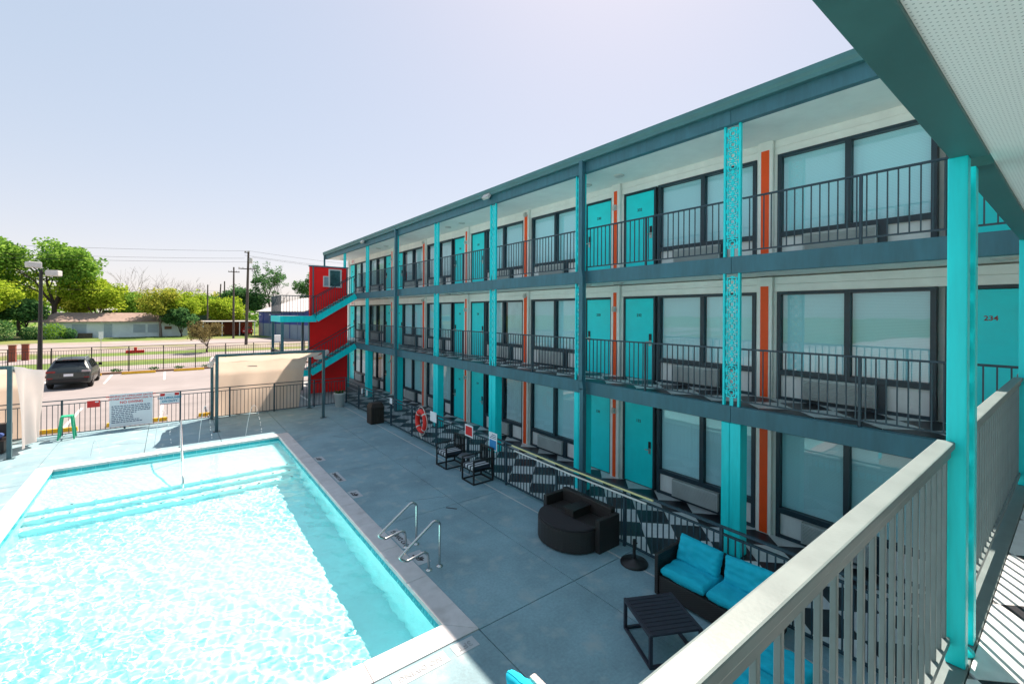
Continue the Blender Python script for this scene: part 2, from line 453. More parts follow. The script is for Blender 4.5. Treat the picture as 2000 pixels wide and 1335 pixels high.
rc = random.Random(2)
def crack(x, y, a, L):
    g = G(); p = Vector((x, y, .0012))
    for k in range(int(L / .09)):
        b_ = a + rc.uniform(-.55, .55); q = p + Vector((math.cos(b_), math.sin(b_), 0)) * .09
        g.bar(p, q, rc.uniform(.002, .005), .002); p = q
    g.obj('crack', jointm, deck)
for c in ((5.23, 9.3, 2.7, 1.0), (6.0, 12.49, -1.9, 1.3), (4.6, 16.19, -1.1, 1.2), (-.61, 19.0, 2.6, .9), (1.41, 20.6, .3, 1.0)): crack(*c)
G().box(-.13, .13, -.02, .02, 0, .004).obj('drain_slot', jointm, deck, (5.0, 8.65, .0006), R(-52))
# ------------------------------------------------------------------ pool
pool = struct(G().obj('pool', plaster)) if False else None
WZ = -.13
g = G()
zf, zsh = -1.25, -.42
steps = [(14.62, zsh), (14.30, -.67), (13.98, -.92)]
# basin floor, shelf and steps with real thickness
prof = [(PY1 + .2, zsh), (14.62, zsh), (14.62, -.67), (14.30, -.67), (14.30, -.94), (13.98, -.94), (13.98, zf), (PY0 - .2, zf), (PY0 - .2, -1.6), (PY1 + .2, -1.6)]
g.prism(prof, 'x', PX0 - .2, PX1 + .2)
basin = g.obj('pool_basin', plaster)
struct(basin)
for nm, b in (('pool_wall', (PX0 - .2, PX0, PY0 - .2, PY1 + .2)), ('pool_wall', (PX1, PX1 + .2, PY0 - .2, PY1 + .2)),
              ('pool_wall', (PX0, PX1, PY0 - .2, PY0)), ('pool_wall', (PX0, PX1, PY1, PY1 + .2))):
    w = G().box(*b, -1.3, -.055).obj(nm, plaster, basin)
# waterline tiles
tm_x = G().box(0, .3, 0, .012, -.15, 0).mesh('waterline_tile', ptile)
tm_y = G().box(0, .012, 0, .3, -.15, 0).mesh('waterline_tile', ptile)
def run(a, b, st):
    n = max(1, int(round((b - a) / st))); return [(a + (b - a) * i / n, (b - a) / n) for i in range(n)]
for x, w in run(PX0, PX1, .3):
    for y in (PY0, PY1 - .012):
        o = inst('waterline_tile', tm_x, basin, (x + .003, y, -.058)); o.scale.x = (w - .006) / .3
for y, w in run(PY0 + .012, PY1 - .012, .3):
    for x in (PX0, PX1 - .012):
        o = inst('waterline_tile', tm_y, basin, (x, y + .003, -.058)); o.scale.y = (w - .006) / .3
# coping stones, mitred at the corners
cw = .35; e = .003
def cop(poly, rot=False):
    G().prism(poly, 'z', -.055, .012).obj('coping_stone', copem, basin, bevel=.008)
ovh = .02
ix0, ix1, iy0, iy1 = PX0 + ovh, PX1 - ovh, PY0 + ovh, PY1 - ovh
ox0, ox1, oy0, oy1 = PX0 - cw, PX1 + cw, PY0 - cw, PY1 + cw
for a, w in run(iy0, iy1, 1.22):
    b = a + w
    la = oy0 if a == iy0 else a; lb = oy1 if abs(b - iy1) < 1e-6 else b
    cop([(ix1, a + e), (ox1, la + e), (ox1, lb - e), (ix1, b - e)]); cop([(ox0, la + e), (ix0, a + e), (ix0, b - e), (ox0, lb - e)])
for a, w in run(ix0, ix1, 1.22):
    b = a + w
    la = ox0 if a == ix0 else a; lb = ox1 if abs(b - ix1) < 1e-6 else b
    cop([(la + e, oy0), (lb - e, oy0), (b - e, iy0), (a + e, iy0)]); cop([(a + e, iy1), (b - e, iy1), (lb - e, oy1), (la + e, oy1)])
# step edge tiles (small dark dots)
dot = G().box(-.03, .03, -.03, .03, 0, .004).mesh('step_tile', M('step_tile', (.05, .10, .12), .4))
for y, z in ((14.68, zsh), (14.36, -.67), (14.04, -.94)):
    x = PX0 + .3
    while x < PX1 - .1:
        inst('step_tile', dot, basin, (x, y, z)); x += .42
# rippled water surface
nx, ny = 430, 900
gx = np.linspace(PX0, PX1, nx); gy = np.linspace(PY0, PY1, ny)
XX, YY = np.meshgrid(gx, gy)
rs = np.random.RandomState(4)
Z = np.zeros_like(XX)
for i in range(70):
    lam = .085 * (6.0 ** rs.rand()); th = rs.normal(.6, .8); kk = 2 * np.pi / lam
    amp = .0042 * lam * (.6 + .8 * rs.rand())
    wx = .3 * np.sin(.9 * YY + i) + .25 * np.sin(1.3 * XX + 2.1 * i)
    Z += amp * np.sin(kk * (math.cos(th) * (XX + wx * .25) + math.sin(th) * YY) + 6.28 * rs.rand() + wx)
cx_, cy_ = 1.0, 6.0
rr_ = np.sqrt((XX - .9) ** 2 + (YY - 11.6) ** 2)
Z += .0035 * np.sin(rr_ * 26) * np.exp(-(rr_ - 1.2) ** 2 * 1.5)
patch = .55 + .45 * np.sin(.8 * XX + .55 * YY + 1.0) * np.sin(.5 * YY - .35 * XX)
Z *= (patch + .25) * .29
vv = np.stack([XX, YY, WZ + Z], -1).reshape(-1, 3)
idx = np.arange(nx * ny).reshape(ny, nx)
ff = np.stack([idx[:-1, :-1], idx[:-1, 1:], idx[1:, 1:], idx[1:, :-1]], -1).reshape(-1, 4)
me = bpy.data.meshes.new('pool_water')
me.from_pydata(vv.tolist(), [], ff.tolist()); me.polygons.foreach_set('use_smooth', [True] * len(ff)); me.materials.append(water)
wo = struct(inst('pool_water', me))
try:
    wo.cycles.is_caustics_caster = True
    basin.cycles.is_caustics_receiver = True
    for c in basin.children: c.cycles.is_caustics_receiver = True
except Exception as ex:
    print('caustics', ex)

# depth marks on the deck beside the coping
def mark(me, x, y, rz, w, h, tilec):
    t = G().box(-w / 2, w / 2, -h / 2, h / 2, 0, .004).obj('depth_tile', tilec, deck, (x, y, .0005), rz)
    inst('lettering', me, t, (0, 0, .006), local=True)
pale = M('pale_tile', (.40, .44, .47), .5, var=.06)
MX = PX1 + .35 + .14
mark(T['ft'], MX, 7.25, R(90), .46, .24, pale); mark(T['nd'], MX, 8.1, R(90), .8, .22, pale)
mark(T['ft'], MX, 10.7, R(90), .46, .24, pale); mark(T['nd'], MX, 12.1, R(90), .8, .22, pale); mark(T['ft'], MX, 13.9, R(90), .46, .24, pale)
mark(T['ndw'], 2.45, PY0 - .35 - .15, R(180), .72, .20, pale); mark(T['ft3w'], 3.08, PY0 - .35 - .15, R(180), .34, .20, pale)
mark(T['nd'], .95, PY1 + .2, R(180), .01, .01, copem)
mark(T['ft3'], PX0 - .5, 14.2, R(-90), .4, .22, pale); mark(T['nd'], PX0 - .5, 13.1, R(-90), .85, .22, pale)

# ================================================================== MAIN MOTEL BUILDING
Mo = 3.76; P = [.18 + Mo * i for i in range(9)]
XS, XW = 8.05, 9.51
FZ = [0, 2.7, 5.4]
bld = thing('motel_building', 'three storey motel wing with turquoise doors, orange strips and open walkways beside the pool', 'building', (9.5, 15, 0))
G().box(XW + .19, 18, -3.0, P[8], 0, 8.0).obj('wall', white, bld)
for zf_ in (2.7, 5.4):
    G().box(8.205, XW + .2, -1.2, P[8], zf_ - .27, zf_ - .012).obj('walkway_slab', ceilw, bld)
    for i in range(8):
        a = P[i] + .003 if i else .05; b = P[i + 1] - .003
        G().box(XS, 8.2, a, b, zf_ - .30, zf_).obj('edge_beam', slate, bld, bevel=.006)
G().box(8.06, XW + .2, .0, P[8], 7.80, 7.9).obj('soffit', ceilw, bld)
for i in range(8):
    a = P[i] + .003 if i else -2.9; b = P[i + 1] - .003
    G().box(8.0, 8.13, a, b, 7.785, 8.06).obj('roof_beam', slate, bld, bevel=.006)
gp = [(7.985, 8.035), (7.985, 8.20), (7.96, 8.20), (7.90, 8.235), (7.865, 8.235), (7.865, 8.15), (7.89, 8.10), (7.89, 8.035)]
G().prism(gp, 'y', -3, P[8] + .12).obj('gutter', gutterm, bld)
G().box(7.99, 18.2, -3, P[8] + .1, 8.062, 8.21).obj('roof', gutterm, bld)
# ---- shared room pieces
def y_mirror(lo): return lo
doorme = G().box(0, .045, 0, .86, .012, 2.05).mesh('door', teal, bevel=.004, seg=1)
dfr = G().box(-.02, .17, -.055, 0, 0, 2.06).box(-.02, .17, .86, .915, 0, 2.06).box(-.02, .17, -.055, .915, 2.06, 2.11).mesh('door_frame', frame)
lockme = G().box(-.022, 0, -.035, .035, -.02, .14).mesh('lock_case', black, bevel=.006)
levme = G().box(-.018, 0, -.033, .033, -.16, -.025).tube([(-.018, 0, -.06), (-.06, 0, -.06), (-.06, .1, -.06)], .011).mesh('lock_plate', chrome)
WL = 2.30
wfr = (G().box(-.03, .15, 0, .07, 0, 2.11).box(-.03, .15, WL - .07, WL, 0, 2.11).box(-.03, .15, .07, WL - .07, 2.05, 2.11)
       .box(-.034, .15, WL / 2 - .045, WL / 2 + .045, .58, 2.05).box(-.028, .15, .07, WL - .07, .48, .58).box(-.02, .15, .07, WL - .07, 0, .06)
       .mesh('window', frame))
pw = WL / 2 - .045 - .07
paneme = G().box(.03, .036, .07, .07 + pw, .58, 2.05).mesh('pane', pane_m)
blme = G().quad((.085, .075, .585), (.085, .065 + pw, .585), (.085, .065 + pw, 2.045), (.085, .075, 2.045)).mesh('blind', blindm, fix=False)
blme = G().box(.085, .092, .075, .065 + pw, .585, 2.045).mesh('blind', blindm)
drkme = G().box(.13, .14, .075, .065 + pw, .585, 2.045).mesh('room_shade_panel', M('painted_room_shade', (.04, .06, .07), .9))  # panel painted dark to stand for the unlit room behind the curtains
cg = G()
for k in range(41):
    yy = .075 + (pw - .01) * k / 40; xx = .10 + .018 * math.sin(k * 1.25)
    cg.v += [(xx, yy, .585), (xx, yy, 2.045)]
    if k: cg.f.append((2 * k - 2, 2 * k, 2 * k + 1, 2 * k - 1)); cg.smooth.append(True)
curme = cg.mesh('curtain', M('curtain_cloth', (.62, .74, .76), .9, var=.08), fix=False)
CURT = {(2, 5): .82, (2, 4): .95, (1, 6): .7, (0, 6): .55, (0, 4): .9, (1, 3): .93, (2, 6): .9, (0, 3): .85}
ac = G().box(-.13, .1, 0, 1.1, .09, .475)
for k in range(13): ac.hexa([(-.145, .03, .115 + k * .026), (-.13, .03, .105 + k * .026), (-.13, 1.07, .105 + k * .026), (-.145, 1.07, .115 + k * .026)],
                            [(-.145, .03, .121 + k * .026), (-.13, .03, .126 + k * .026), (-.13, 1.07, .126 + k * .026), (-.145, 1.07, .121 + k * .026)])
acme = ac.mesh('air_conditioner', acm)
acpost = G().box(-.06, .1, 0, .11, .0, .48).mesh('conduit_box', frame)
panA = G().box(.02, .14, 0, 1, .06, .48).mesh('lower_panel', spand)
pilme = G().box(-.10, .19, -.14, .14, 0, 2.40).mesh('pilaster', white, bevel=.006, seg=1)
ordw = G().box(-.108, -.098, -.052, .052, .02, 2.22).mesh('orange_strip', orange)
orww = G().box(-.108, -.098, -.075, .075, .02, 2.22).mesh('orange_strip', orange)
lightme = G().box(-.17, -.10, -.05, .05, -.07, .07).box(-.20, -.17, -.035, .035, -.05, .03).mesh('wall_light', light_head, bevel=.008)
board = {}
def boardme(L, h):
    k = (round(L, 3), h)
    if k not in board: board[k] = G().box(-.02, .19, 0, L, 0, h).mesh('siding_board', white, bevel=.005, seg=1)
    return board[k]
ceil_l = G().lathe([(.0001, -.03), (.10, -.03), (.13, -.012), (.13, 0)], 20).mesh('ceiling_light', light_head)
for fi, z in enumerate(FZ):
    topz = 2.40 if fi < 2 else 2.40
    for i in range(8):
        a, b = P[i], P[i + 1]
        even = i % 2 == 0                      # even rooms: door at the low-Y end
        ws = b - .20 - WL if even else a + .20
        ds = a + .25 if even else b - .25 - .86
        d = inst('door', doorme, bld, (XW + .03, ds, z))
        inst('door_frame', dfr, d, (0, 0, 0), local=True)
        inst('number', text_mesh(str((fi + 1) * 100 + 34 - 2 * i), .10, numred if (fi, i) == (1, 0) else numm, .0015), d, (-.004, .43, 1.62), rot=FACE_MX, local=True)
        ly = .86 - .09 if even else .09
        lk = inst('lock', lockme, d, (0, ly, 1.02), local=True); inst('lock_plate', levme, d, (0, ly, 1.02), local=True)
        w = inst('window', wfr, bld, (XW, ws, z))
        for q in (0, 1):
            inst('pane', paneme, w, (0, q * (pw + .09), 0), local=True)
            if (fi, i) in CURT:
                inst('room_shade_panel', drkme, w, (0, q * (pw + .09), 0), local=True)
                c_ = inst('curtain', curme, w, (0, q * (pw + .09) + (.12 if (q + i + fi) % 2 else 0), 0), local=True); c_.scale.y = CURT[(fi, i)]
            else: inst('blind', blme, w, (0, q * (pw + .09), 0), local=True)
        c = ws + WL / 2
        acy = c - .43
        inst('air_conditioner', acme, bld, (XW, acy, z)); inst('conduit_box', acpost, bld, (XW, acy - .112, z))
        for u0, u1 in ((.07, acy - .112 - ws), (acy + 1.1 - ws, WL - .07)):
            o = inst('lower_panel', panA, w, (0, u0, 0), local=True); o.scale.y = u1 - u0
        o = inst('lower_panel', panA, w, (.01, acy - ws, 0), local=True); o.scale.y = 1.1
        for hb in (0, 1):
            inst('siding_board', boardme(b - a - .29, .1425), bld, (XW - .0, a + .145, z + 2.112 + hb * .1455))
        # infill beside the door
        G().box(XW, XW + .19, a + .14, a + .195, z, z + 2.11).obj('jamb_panel', white, bld); G().box(XW, XW + .19, b - .195, b - .14, z, z + 2.11).obj('jamb_panel', white, bld)
        if fi > 0 or True:
            cz = (z + 2.43) if fi < 2 else 7.80
            inst('ceiling_light', ceil_l, bld, (8.85, a + 3.2 if not even else a + .5, cz))
    for i in range(0, 9):
        y = P[i] if i < 8 else P[8] - .14
        inst('pilaster', pilme, bld, (XW, y, z))
        if i < 8:
            inst('orange_strip', orww if i % 2 else ordw, bld, (XW, y, z))
            if i % 2 == 0: inst('wall_light', lightme, bld, (XW, y, z + 1.78))
            elif i > 1: inst('wall_light', lightme, bld, (XW, y, z + 2.24))
    if fi > 0:
        s_ = G().box(-.03, 0, -.3, .3, -.12, .12).obj('exit_sign', signw, bld, (XW - .025, 29.3, z + 2.24))
        inst('lettering', T['exit'], s_, (-.032, 0, 0), rot=FACE_MX, local=True)
# ---- fretwork columns
cu_ = G().box(0, .07, -.155, -.115, 0, 2.4).box(0, .07, .115, .155, 0, 2.4)
colme = cu_.mesh('column', cyan, bevel=.005, seg=1)
fw = G(); pitch = .2
def sq(g, cz, s, t, d0=.02, d1=.05):
    h = s / 2
    g.box(d0, d1, -h, h, cz + h - t, cz + h).box(d0, d1, -h, h, cz - h, cz - h + t).box(d0, d1, -h, -h + t, cz - h + t, cz + h - t).box(d0, d1, h - t, h, cz - h + t, cz + h - t)
for k in range(11):
    cz = .24 + k * pitch
    sq(fw, cz, .178, .018); sq(fw, cz, .098, .018)
    fw.box(.024, .046, -.010, .010, cz + .05, cz + .071).box(.024, .046, -.010, .010, cz - .071, cz - .05)
    fw.box(.024, .046, .05, .071, cz - .01, cz + .01).box(.024, .046, -.071, -.05, cz - .01, cz + .01)
    fw.box(.022, .048, -.115, -.089, cz - .035, cz + .035).box(.022, .048, .089, .115, cz - .035, cz + .035)
    fw.box(.024, .046, -.03, .03, cz + .089, cz + .111)
fw.box(.022, .048, -.03, .03, .0, .151)
fwme = fw.mesh('fretwork', cyan, fix=False)
gcol = G().box(0, .30, -.17, .17, 0, 2.40).box(-.012, 0, -.17, -.06, 0, 2.40).box(.31, .312, -.1, .1, 0, .01)
gcolme = G().box(0, .26, -.17, .17, 0, 2.39).box(-.015, 0, .02, .17, 0, 2.39).mesh('column', cyan, bevel=.006, seg=1)
for i in range(1, 8):
    for z in FZ[1:]:
        c = inst('column', colme, bld, (8.055, P[i], z + .001)); inst('fretwork', fwme, c, (0, 0, 0), local=True)
    inst('column', gcolme, bld, (8.07, P[i], 0.003))
# ---- downspouts
def downspout(y):
    x = 7.93
    g = G(); pts = [(x, y, 8.06), (x, y, 5.42), (x - .02, y - .05, 5.25), (x - .02, y - .05, 2.75), (x - .02, y - .09, 2.55), (x - .02, y - .09, .05)]
    for p, q in zip(pts, pts[1:]):
        d = (Vector(q) - Vector(p)).normalized() * .02
        g.bar(Vector(p) - d * 0, Vector(q) + d, .115, .115, (1, 0, 0))
    g.obj('downspout', slate, bld)
downspout(7.52); downspout(18.72)
G().bar((7.93, 30.2, 8.06), (7.93, 30.2, .05), .09, .09, (1, 0, 0)).obj('downspout', slate, bld)
fl = G().box(-.05, .05, -.16, .16, -.05, .09).mesh('flood_light', light_head, bevel=.01)
for y in (11.5, 22.8):
    o = inst('flood_light', fl, bld, (7.82, y, 7.98)); o.rotation_euler = (0, R(35), 0)
    G().bar((7.82, y, 7.98), (8.0, y, 7.95), .04, .04).obj('lamp_arm', slate, bld)
# ---- checker tiles laid diagonally
ts = .61
def clip(poly, ax, lim, keep_less):
    out_ = []
    for a, b in zip(poly, poly[1:] + poly[:1]):
        ina = a[ax] <= lim if keep_less else a[ax] >= lim; inb = b[ax] <= lim if keep_less else b[ax] >= lim
        if ina: out_.append(a)
        if ina != inb:
            f = (lim - a[ax]) / (b[ax] - a[ax]); out_.append((a[0] + f * (b[0] - a[0]), a[1] + f * (b[1] - a[1])))
    return out_
def area(p): return abs(sum(a[0] * b[1] - b[0] * a[1] for a, b in zip(p, p[1:] + p[:1]))) / 2
def lay_tiles(parent, x0, x1, y0, y1, z, cx, cy):
    r2 = math.sqrt(.5); n = int((x1 - x0 + y1 - y0) / ts) + 60
    for i in range(-n, n):
        for j in range(-n, n):
            mx_, my_ = cx + (i - j) * ts * r2, cy + (i + j) * ts * r2
            if mx_ < x0 - .5 or mx_ > x1 + .5 or my_ < y0 - .5 or my_ > y1 + .5: continue
            h = ts * r2 - .003
            p = [(mx_ - h, my_), (mx_, my_ - h), (mx_ + h, my_), (mx_, my_ + h)]
            for ax, lim, kl in ((0, x0, False), (0, x1, True), (1, y0, False), (1, y1, True)):
                if len(p) > 2: p = clip(p, ax, lim, kl)
            if len(p) < 3 or area(p) < .004: continue
            G().prism(p, 'z', z - .012, z).obj('tile', tileb if (i + j) % 2 == 0 else tilew, parent)
slab2 = [o for o in bld.children if o.name.startswith('walkway_slab')][0]
lay_tiles(slab2, 8.206, XW + .01, .05, 27.5, 2.702, 8.25, 2.25)
gw = G().box(6.87, XW + .2, -1.3, P[8], -.28, -.014).obj('walkway_slab', slabm, bld)
lay_tiles(gw, 6.875, XW + .01, -.3, 24.5, 0, 8.25, 2.25)
G().box(2.5, 6.865, 22.06, P[8], -.2, -.002).obj('landing_pad', slabm, bld)

# ================================================================== RAILINGS AND FENCES
def railing(name, label, cat, axis, c, a, b, z0, h, sp, mat, bw=.016, bd=.016, rail=(.045, .03), low=.09, posts=(), post=.05, group=None, second=None, thing_=None, gaps=(), ptop=0, off=0):
    """a straight run along axis ('x' or 'y') at the other coordinate c"""
    loc = (c, (a + b) / 2, z0) if axis == 'y' else ((a + b) / 2, c, z0)
    t = thing_ or thing(name, label, cat, loc, group=group)
    def bx(g, s0, s1, hw, za, zb):
        return g.box(c - hw, c + hw, s0, s1, za, zb) if axis == 'y' else g.box(s0, s1, c - hw, c + hw, za, zb)
    segs = []; cur = a
    for p in sorted(posts):
        if p > cur + .05: segs.append((cur, p - post / 2)); cur = p + post / 2
    if cur < b: segs.append((cur, b))
    for s0, s1 in segs:
        bx(G(), s0, s1, rail[0] / 2, z0 + h - rail[1], z0 + h).obj('top_rail', mat, t, bevel=.004, seg=1)
        if second: bx(G(), s0, s1, rail[0] * .4, z0 + second - .025, z0 + second).obj('middle_rail', mat, t)
        bx(G(), s0, s1, rail[0] * .4, z0 + low - .012, z0 + low + .012).obj('bottom_rail', mat, t)
    top = (second or h) - .02
    bm = bx(G(), 0, 0, 0, 0, 0) if False else None
    gb = G().box(-bd / 2, bd / 2, -bw / 2, bw / 2, 0, top - low) if axis == 'y' else G().box(-bw / 2, bw / 2, -bd / 2, bd / 2, 0, top - low)
    bme = gb.mesh('baluster', mat)
    pme = G().box(-post / 2, post / 2, -post / 2, post / 2, 0, h + ptop).mesh('post', mat, bevel=.004, seg=1)
    for p in posts:
        inst('post', pme, t, (c, p, z0) if axis == 'y' else (p, c, z0))
    n = int((b - a) / sp)
    for k in range(1, n):
        s = a + (b - a) * k / n
        if any(abs(s - p) < post * .8 for p in posts): continue
        if any(g0 < s < g1 for g0, g1 in gaps): continue
        inst('baluster', bme, t, (c, s, z0 + low) if axis == 'y' else (s, c, z0 + low))
    return t
for z, nm in ((2.7, 'second'), (5.4, 'third')):
    cols = []
    for i in range(1, 7): cols += [P[i]]
    posts = [.5] + [P[i] + Mo / 2 for i in range(0, 6)]
    t = thing('balcony_railing', 'dark slate railing of thin balusters along the %s floor walkway' % nm, 'railing', (8.12, 12, z), group=None)
    pts = [.44] + [P[i] for i in range(1, 7)] + [24.25]
    for q, (a, b) in enumerate(zip(pts, pts[1:])):
        a2 = a + (.16 if q else 0); b2 = b - (.16 if q < len(pts) - 2 else 0)
        mid = [P[q] + Mo / 2] if q < 6 else []
        if q == 0: mid = [.47, P[0] + Mo / 2]
        railing('', '', '', 'y', 8.13, a2, b2, z, 1.05, .118, railm, posts=mid, post=.04, thing_=t, low=.10)
# pool fence along the building
posts = [21.9] + [20.1 - 1.85 * k for k in range(11)] + [.2]
t = railing('pool_fence', 'dark fence between the pool deck and the ground floor walkway', 'fence', 'y', 6.79, .2, 21.9, 0, 1.09, .112, railm, bw=.018, bd=.018, rail=(.06, .03), low=.07, posts=posts, post=.05, second=.98)
for y in (19.5, 18.9):
    G().box(6.70, 6.76, y - .03, y + .03, .78, 1.02).obj('gate_latch', signw, t, bevel=.006)
# far pool fence
posts = [-11.2 + 1.65 * k for k in range(11)] + [6.74]
railing('pool_fence', 'teal grey fence behind the pool carrying the warning signs', 'fence', 'x', 21.78, -11.2, 6.74, 0, 1.24, .135, railm, bw=.018, bd=.018, rail=(.05, .03), low=.06, posts=posts, post=.055, second=1.10)
# street fence
posts = [-14 + 1.95 * k for k in range(15)]
railing('iron_fence', 'tall black iron fence between the parking lot and the street', 'fence', 'x', 42.0, -14, 13.5, .01, 1.85, .125, black, bw=.018, bd=.018, rail=(.03, .03), low=.12, posts=posts, post=.06, second=1.66)

# ================================================================== CAMERA WING
wing = thing('motel_wing', 'motel wing with white perforated ceiling and teal beam above the checkered walkway', 'building', (0, -1.2, 0))
WX0, WX1 = -14, 8.04
G().box(WX0, WX1 - .003, -7, -1.2, 0, 8.0).obj('wall', white, wing)
ws2 = G().box(WX0, WX1, -1.2, .33, 2.43, 2.686).obj('walkway_slab', slabm, wing)
G().box(WX0, WX1, .333, .455, 2.40, 2.70).obj('edge_beam', wrailm, wing, bevel=.006)
lay_tiles(ws2, 1.0, WX1, -1.19, .328, 2.70, 3.78, .73)
G().box(WX0, WX1, -1.2, .275, 5.125, 5.39).obj('walkway_slab', ceilw, wing)
G().box(WX0, WX1 - 1, -.36, .2795, 5.112, 5.124).obj('perforated_soffit', perf, wing)
G().box(WX0, WX1, .277, .385, 5.16, 5.41).obj('slab_edge', ceilw, wing)
for a, b in ((-14, -.72), (-.60, 3.02), (3.20, 6.66), (6.84, 8.04)):
    G().box(a, b, .28, .405, 5.10, 5.157).obj('beam', beamm, wing, bevel=.005)
wcol = G().box(-.16, -.085, -.035, .035, 0, 2.40).box(.085, .16, -.035, .035, 0, 2.40).mesh('column', cyan, bevel=.006)
fwx = G()
for k in range(11):
    cz = .24 + k * pitch
    for s, tt in ((.15, .016), (.08, .016)):
        h = s / 2
        fwx.box(-h, h, -.012, .012, cz + h - tt, cz + h).box(-h, h, -.012, .012, cz - h, cz - h + tt).box(-h, -h + tt, -.012, .012, cz - h + tt, cz + h - tt).box(h - tt, h, -.012, .012, cz - h + tt, cz + h - tt)
    fwx.box(-.085, -.075, -.012, .012, cz - .03, cz + .03).box(.075, .085, -.012, .012, cz - .03, cz + .03)
    fwx.box(-.025, .025, -.012, .012, cz + .075, cz + .125)
fwxme = fwx.mesh('fretwork', cyan, fix=False)
for x in (-4.42, -.66, 3.10, 6.76):
    c = inst('column', wcol, wing, (x, .375, 2.702)); inst('fretwork', fwxme, c, (0, 0, 0), local=True)
    G().lathe([(.05, 0), (.05, .012), (.02, .016), (.02, .03)], 12, (x, .375, 2.702)).obj('base_plate', cyan, wing)
    inst('column', gcolme, wing, (x - .1, .2, 0.003))
G().box(WX0, WX1 - .2, -7, .42, 7.9, 8.15).obj('roof', gutterm, wing)
for x in (-4.42, -.66, 3.10, 6.76):
    G().box(x - .15, x + .15, .31, .37, 5.41, 7.9).obj('column', cyan, wing, bevel=.006)
t = thing('balcony_railing', 'pale capped teal railing in front of the checkered walkway of the perforated soffit', 'railing', (1, .41, 2.7))
for a, b in ((-4.2, -.86), (-.48, 2.95), (3.25, 6.60), (6.92, 7.95)):
    G().box(a, b, .378, .442, 3.722, 3.755).obj('cap_rail', wrailm, t, bevel=.006)
    G().box(a, b, .392, .428, 3.68, 3.720).obj('top_rail', wrailm, t)
    G().box(a, b, .392, .428, 2.79, 2.825).obj('bottom_rail', wrailm, t)
    n = int((b - a) / .115); bme = G().box(-.009, .009, -.008, .008, 0, .855).mesh('baluster', wrailm, bevel=.002, seg=1)
    for k in range(n + 1):
        inst('baluster', bme, t, (a + .03 + (b - a - .06) * k / n, .41, 2.825))

# ================================================================== STAIRCASE
st = thing('staircase', 'outdoor staircase with turquoise stringers against a tall red wall', 'staircase', (6.5, 25, 0))
SY0, SY1 = 24.3, 25.36
def stair_flight(xt, zt, xb, zb, nst):
    g = G().bar((xt, SY0, zt - .16), (xb, SY0, zb - .16), .05, .30)
    g.obj('stringer', cyan, st)
    G().bar((xt, SY1 - .03, zt - .16), (xb, SY1 - .03, zb - .16), .05, .30).obj('stringer', cyan, st)
    for k in range(1, nst):
        f = k / nst; x = xt + (xb - xt) * f; z = zt + (zb - zt) * f
        G().box(x - .15, x + .15, SY0 + .03, SY1 - .06, z - .05, z).obj('tread', slabm, st, bevel=.006)
    for off in (0,):
        y = SY0 + .02
        G().bar((xt, y, zt + .98), (xb, y, zb + .98), .04, .04).obj('handrail', railm, st)
        G().bar((xt, y, zt + .12), (xb, y, zb + .12), .025, .025).obj('bottom_rail', railm, st)
        n = 17
        for k in range(n + 1):
            f = k / n; x = xt + (xb - xt) * f; z = zt + (zb - zt) * f
            w = .018 if 0 < k < n else .04
            G().box(x - w / 2, x + w / 2, y - w / 2, y + w / 2, z + .02, z + .97).obj('baluster' if 0 < k < n else 'post', railm, st)
        G().bar((xt, SY1 - .08, zt + .95), (xb, SY1 - .08, zb + .95), .035, .035).obj('handrail', railm, st)
stair_flight(8.03, 5.4, 6.0, 4.15, 8)
stair_flight(8.03, 2.7, 5.75, 1.39, 8)
def landing(x0, x1, z):
    G().box(x0, x1, SY0 + .03, 26.9, z - .1, z).obj('landing', slabm, st)
    G().box(x0, x1, SY0 - .025, SY0 + .025, z - .30, z + .01).box(x0 - .03, x0 + .02, SY0 + .03, 26.9, z - .30, z + .01).obj('landing_edge', cyan, st, bevel=.005)
    y = SY0
    G().box(x0, x1, y - .02, y + .02, z + 1.0, z + 1.04).box(x0 - .02, x0 + .02, y + .02, 26.9, z + 1.0, z + 1.04).obj('handrail', railm, st)
    G().box(x0, x1, y - .012, y + .012, z + .1, z + .125).box(x0 - .012, x0 + .012, y + .02, 26.9, z + .1, z + .125).obj('bottom_rail', railm, st)
    bme = G().box(-.009, .009, -.009, .009, .1, 1.0).mesh('baluster', railm)
    for k in range(14): inst('baluster', bme, st, (x0 + (x1 - x0) * k / 13, y, z))
    for k in range(1, 20): inst('baluster', bme, st, (x0, y + 2.6 * k / 19, z))
landing(4.35, 6.0, 4.15); landing(4.35, 5.75, 1.39)
for x, y in ((4.42, SY0), (4.42, 26.8), (5.9, 26.8)):
    G().box(x - .06, x + .06, y - .02, y + .1, 0, 4.0).obj('post', slate, st)
rw = G().box(5.93, 7.92, 25.40, 25.56, 0, 6.80).obj('red_wall', redp, st, bevel=.008)
tag(rw, 'tall flat red wall between the stair flights')
G().box(5.90, 7.95, 25.37, 25.59, 6.80, 6.87).box(6.06, 6.12, 25.365, 25.40, 4.16, 6.80).box(7.84, 7.90, 25.365, 25.40, 5.4, 6.80).box(5.90, 5.935, 25.39, 25.57, 0, 3.9).obj('wall_trim', slate, st)
wn = G().box(6.88, 6.95, 25.34, 25.41, 5.72, 6.72).box(7.5, 7.57, 25.34, 25.41, 5.72, 6.72).box(6.95, 7.5, 25.34, 25.41, 6.65, 6.72).box(6.95, 7.5, 25.34, 25.41, 5.72, 5.79) \
    .box(6.60, 6.65, 25.345, 25.41, 5.74, 6.32).box(6.65, 6.875, 25.345, 25.41, 6.27, 6.32).box(6.65, 6.875, 25.345, 25.41, 5.74, 5.79).obj('window', potm, st)
G().box(6.952, 7.498, 25.375, 25.385, 5.792, 6.648).obj('pane', M('dim_pane', (.05, .12, .13), .08, var=.5, scale=3), wn, (0, 0, 0))
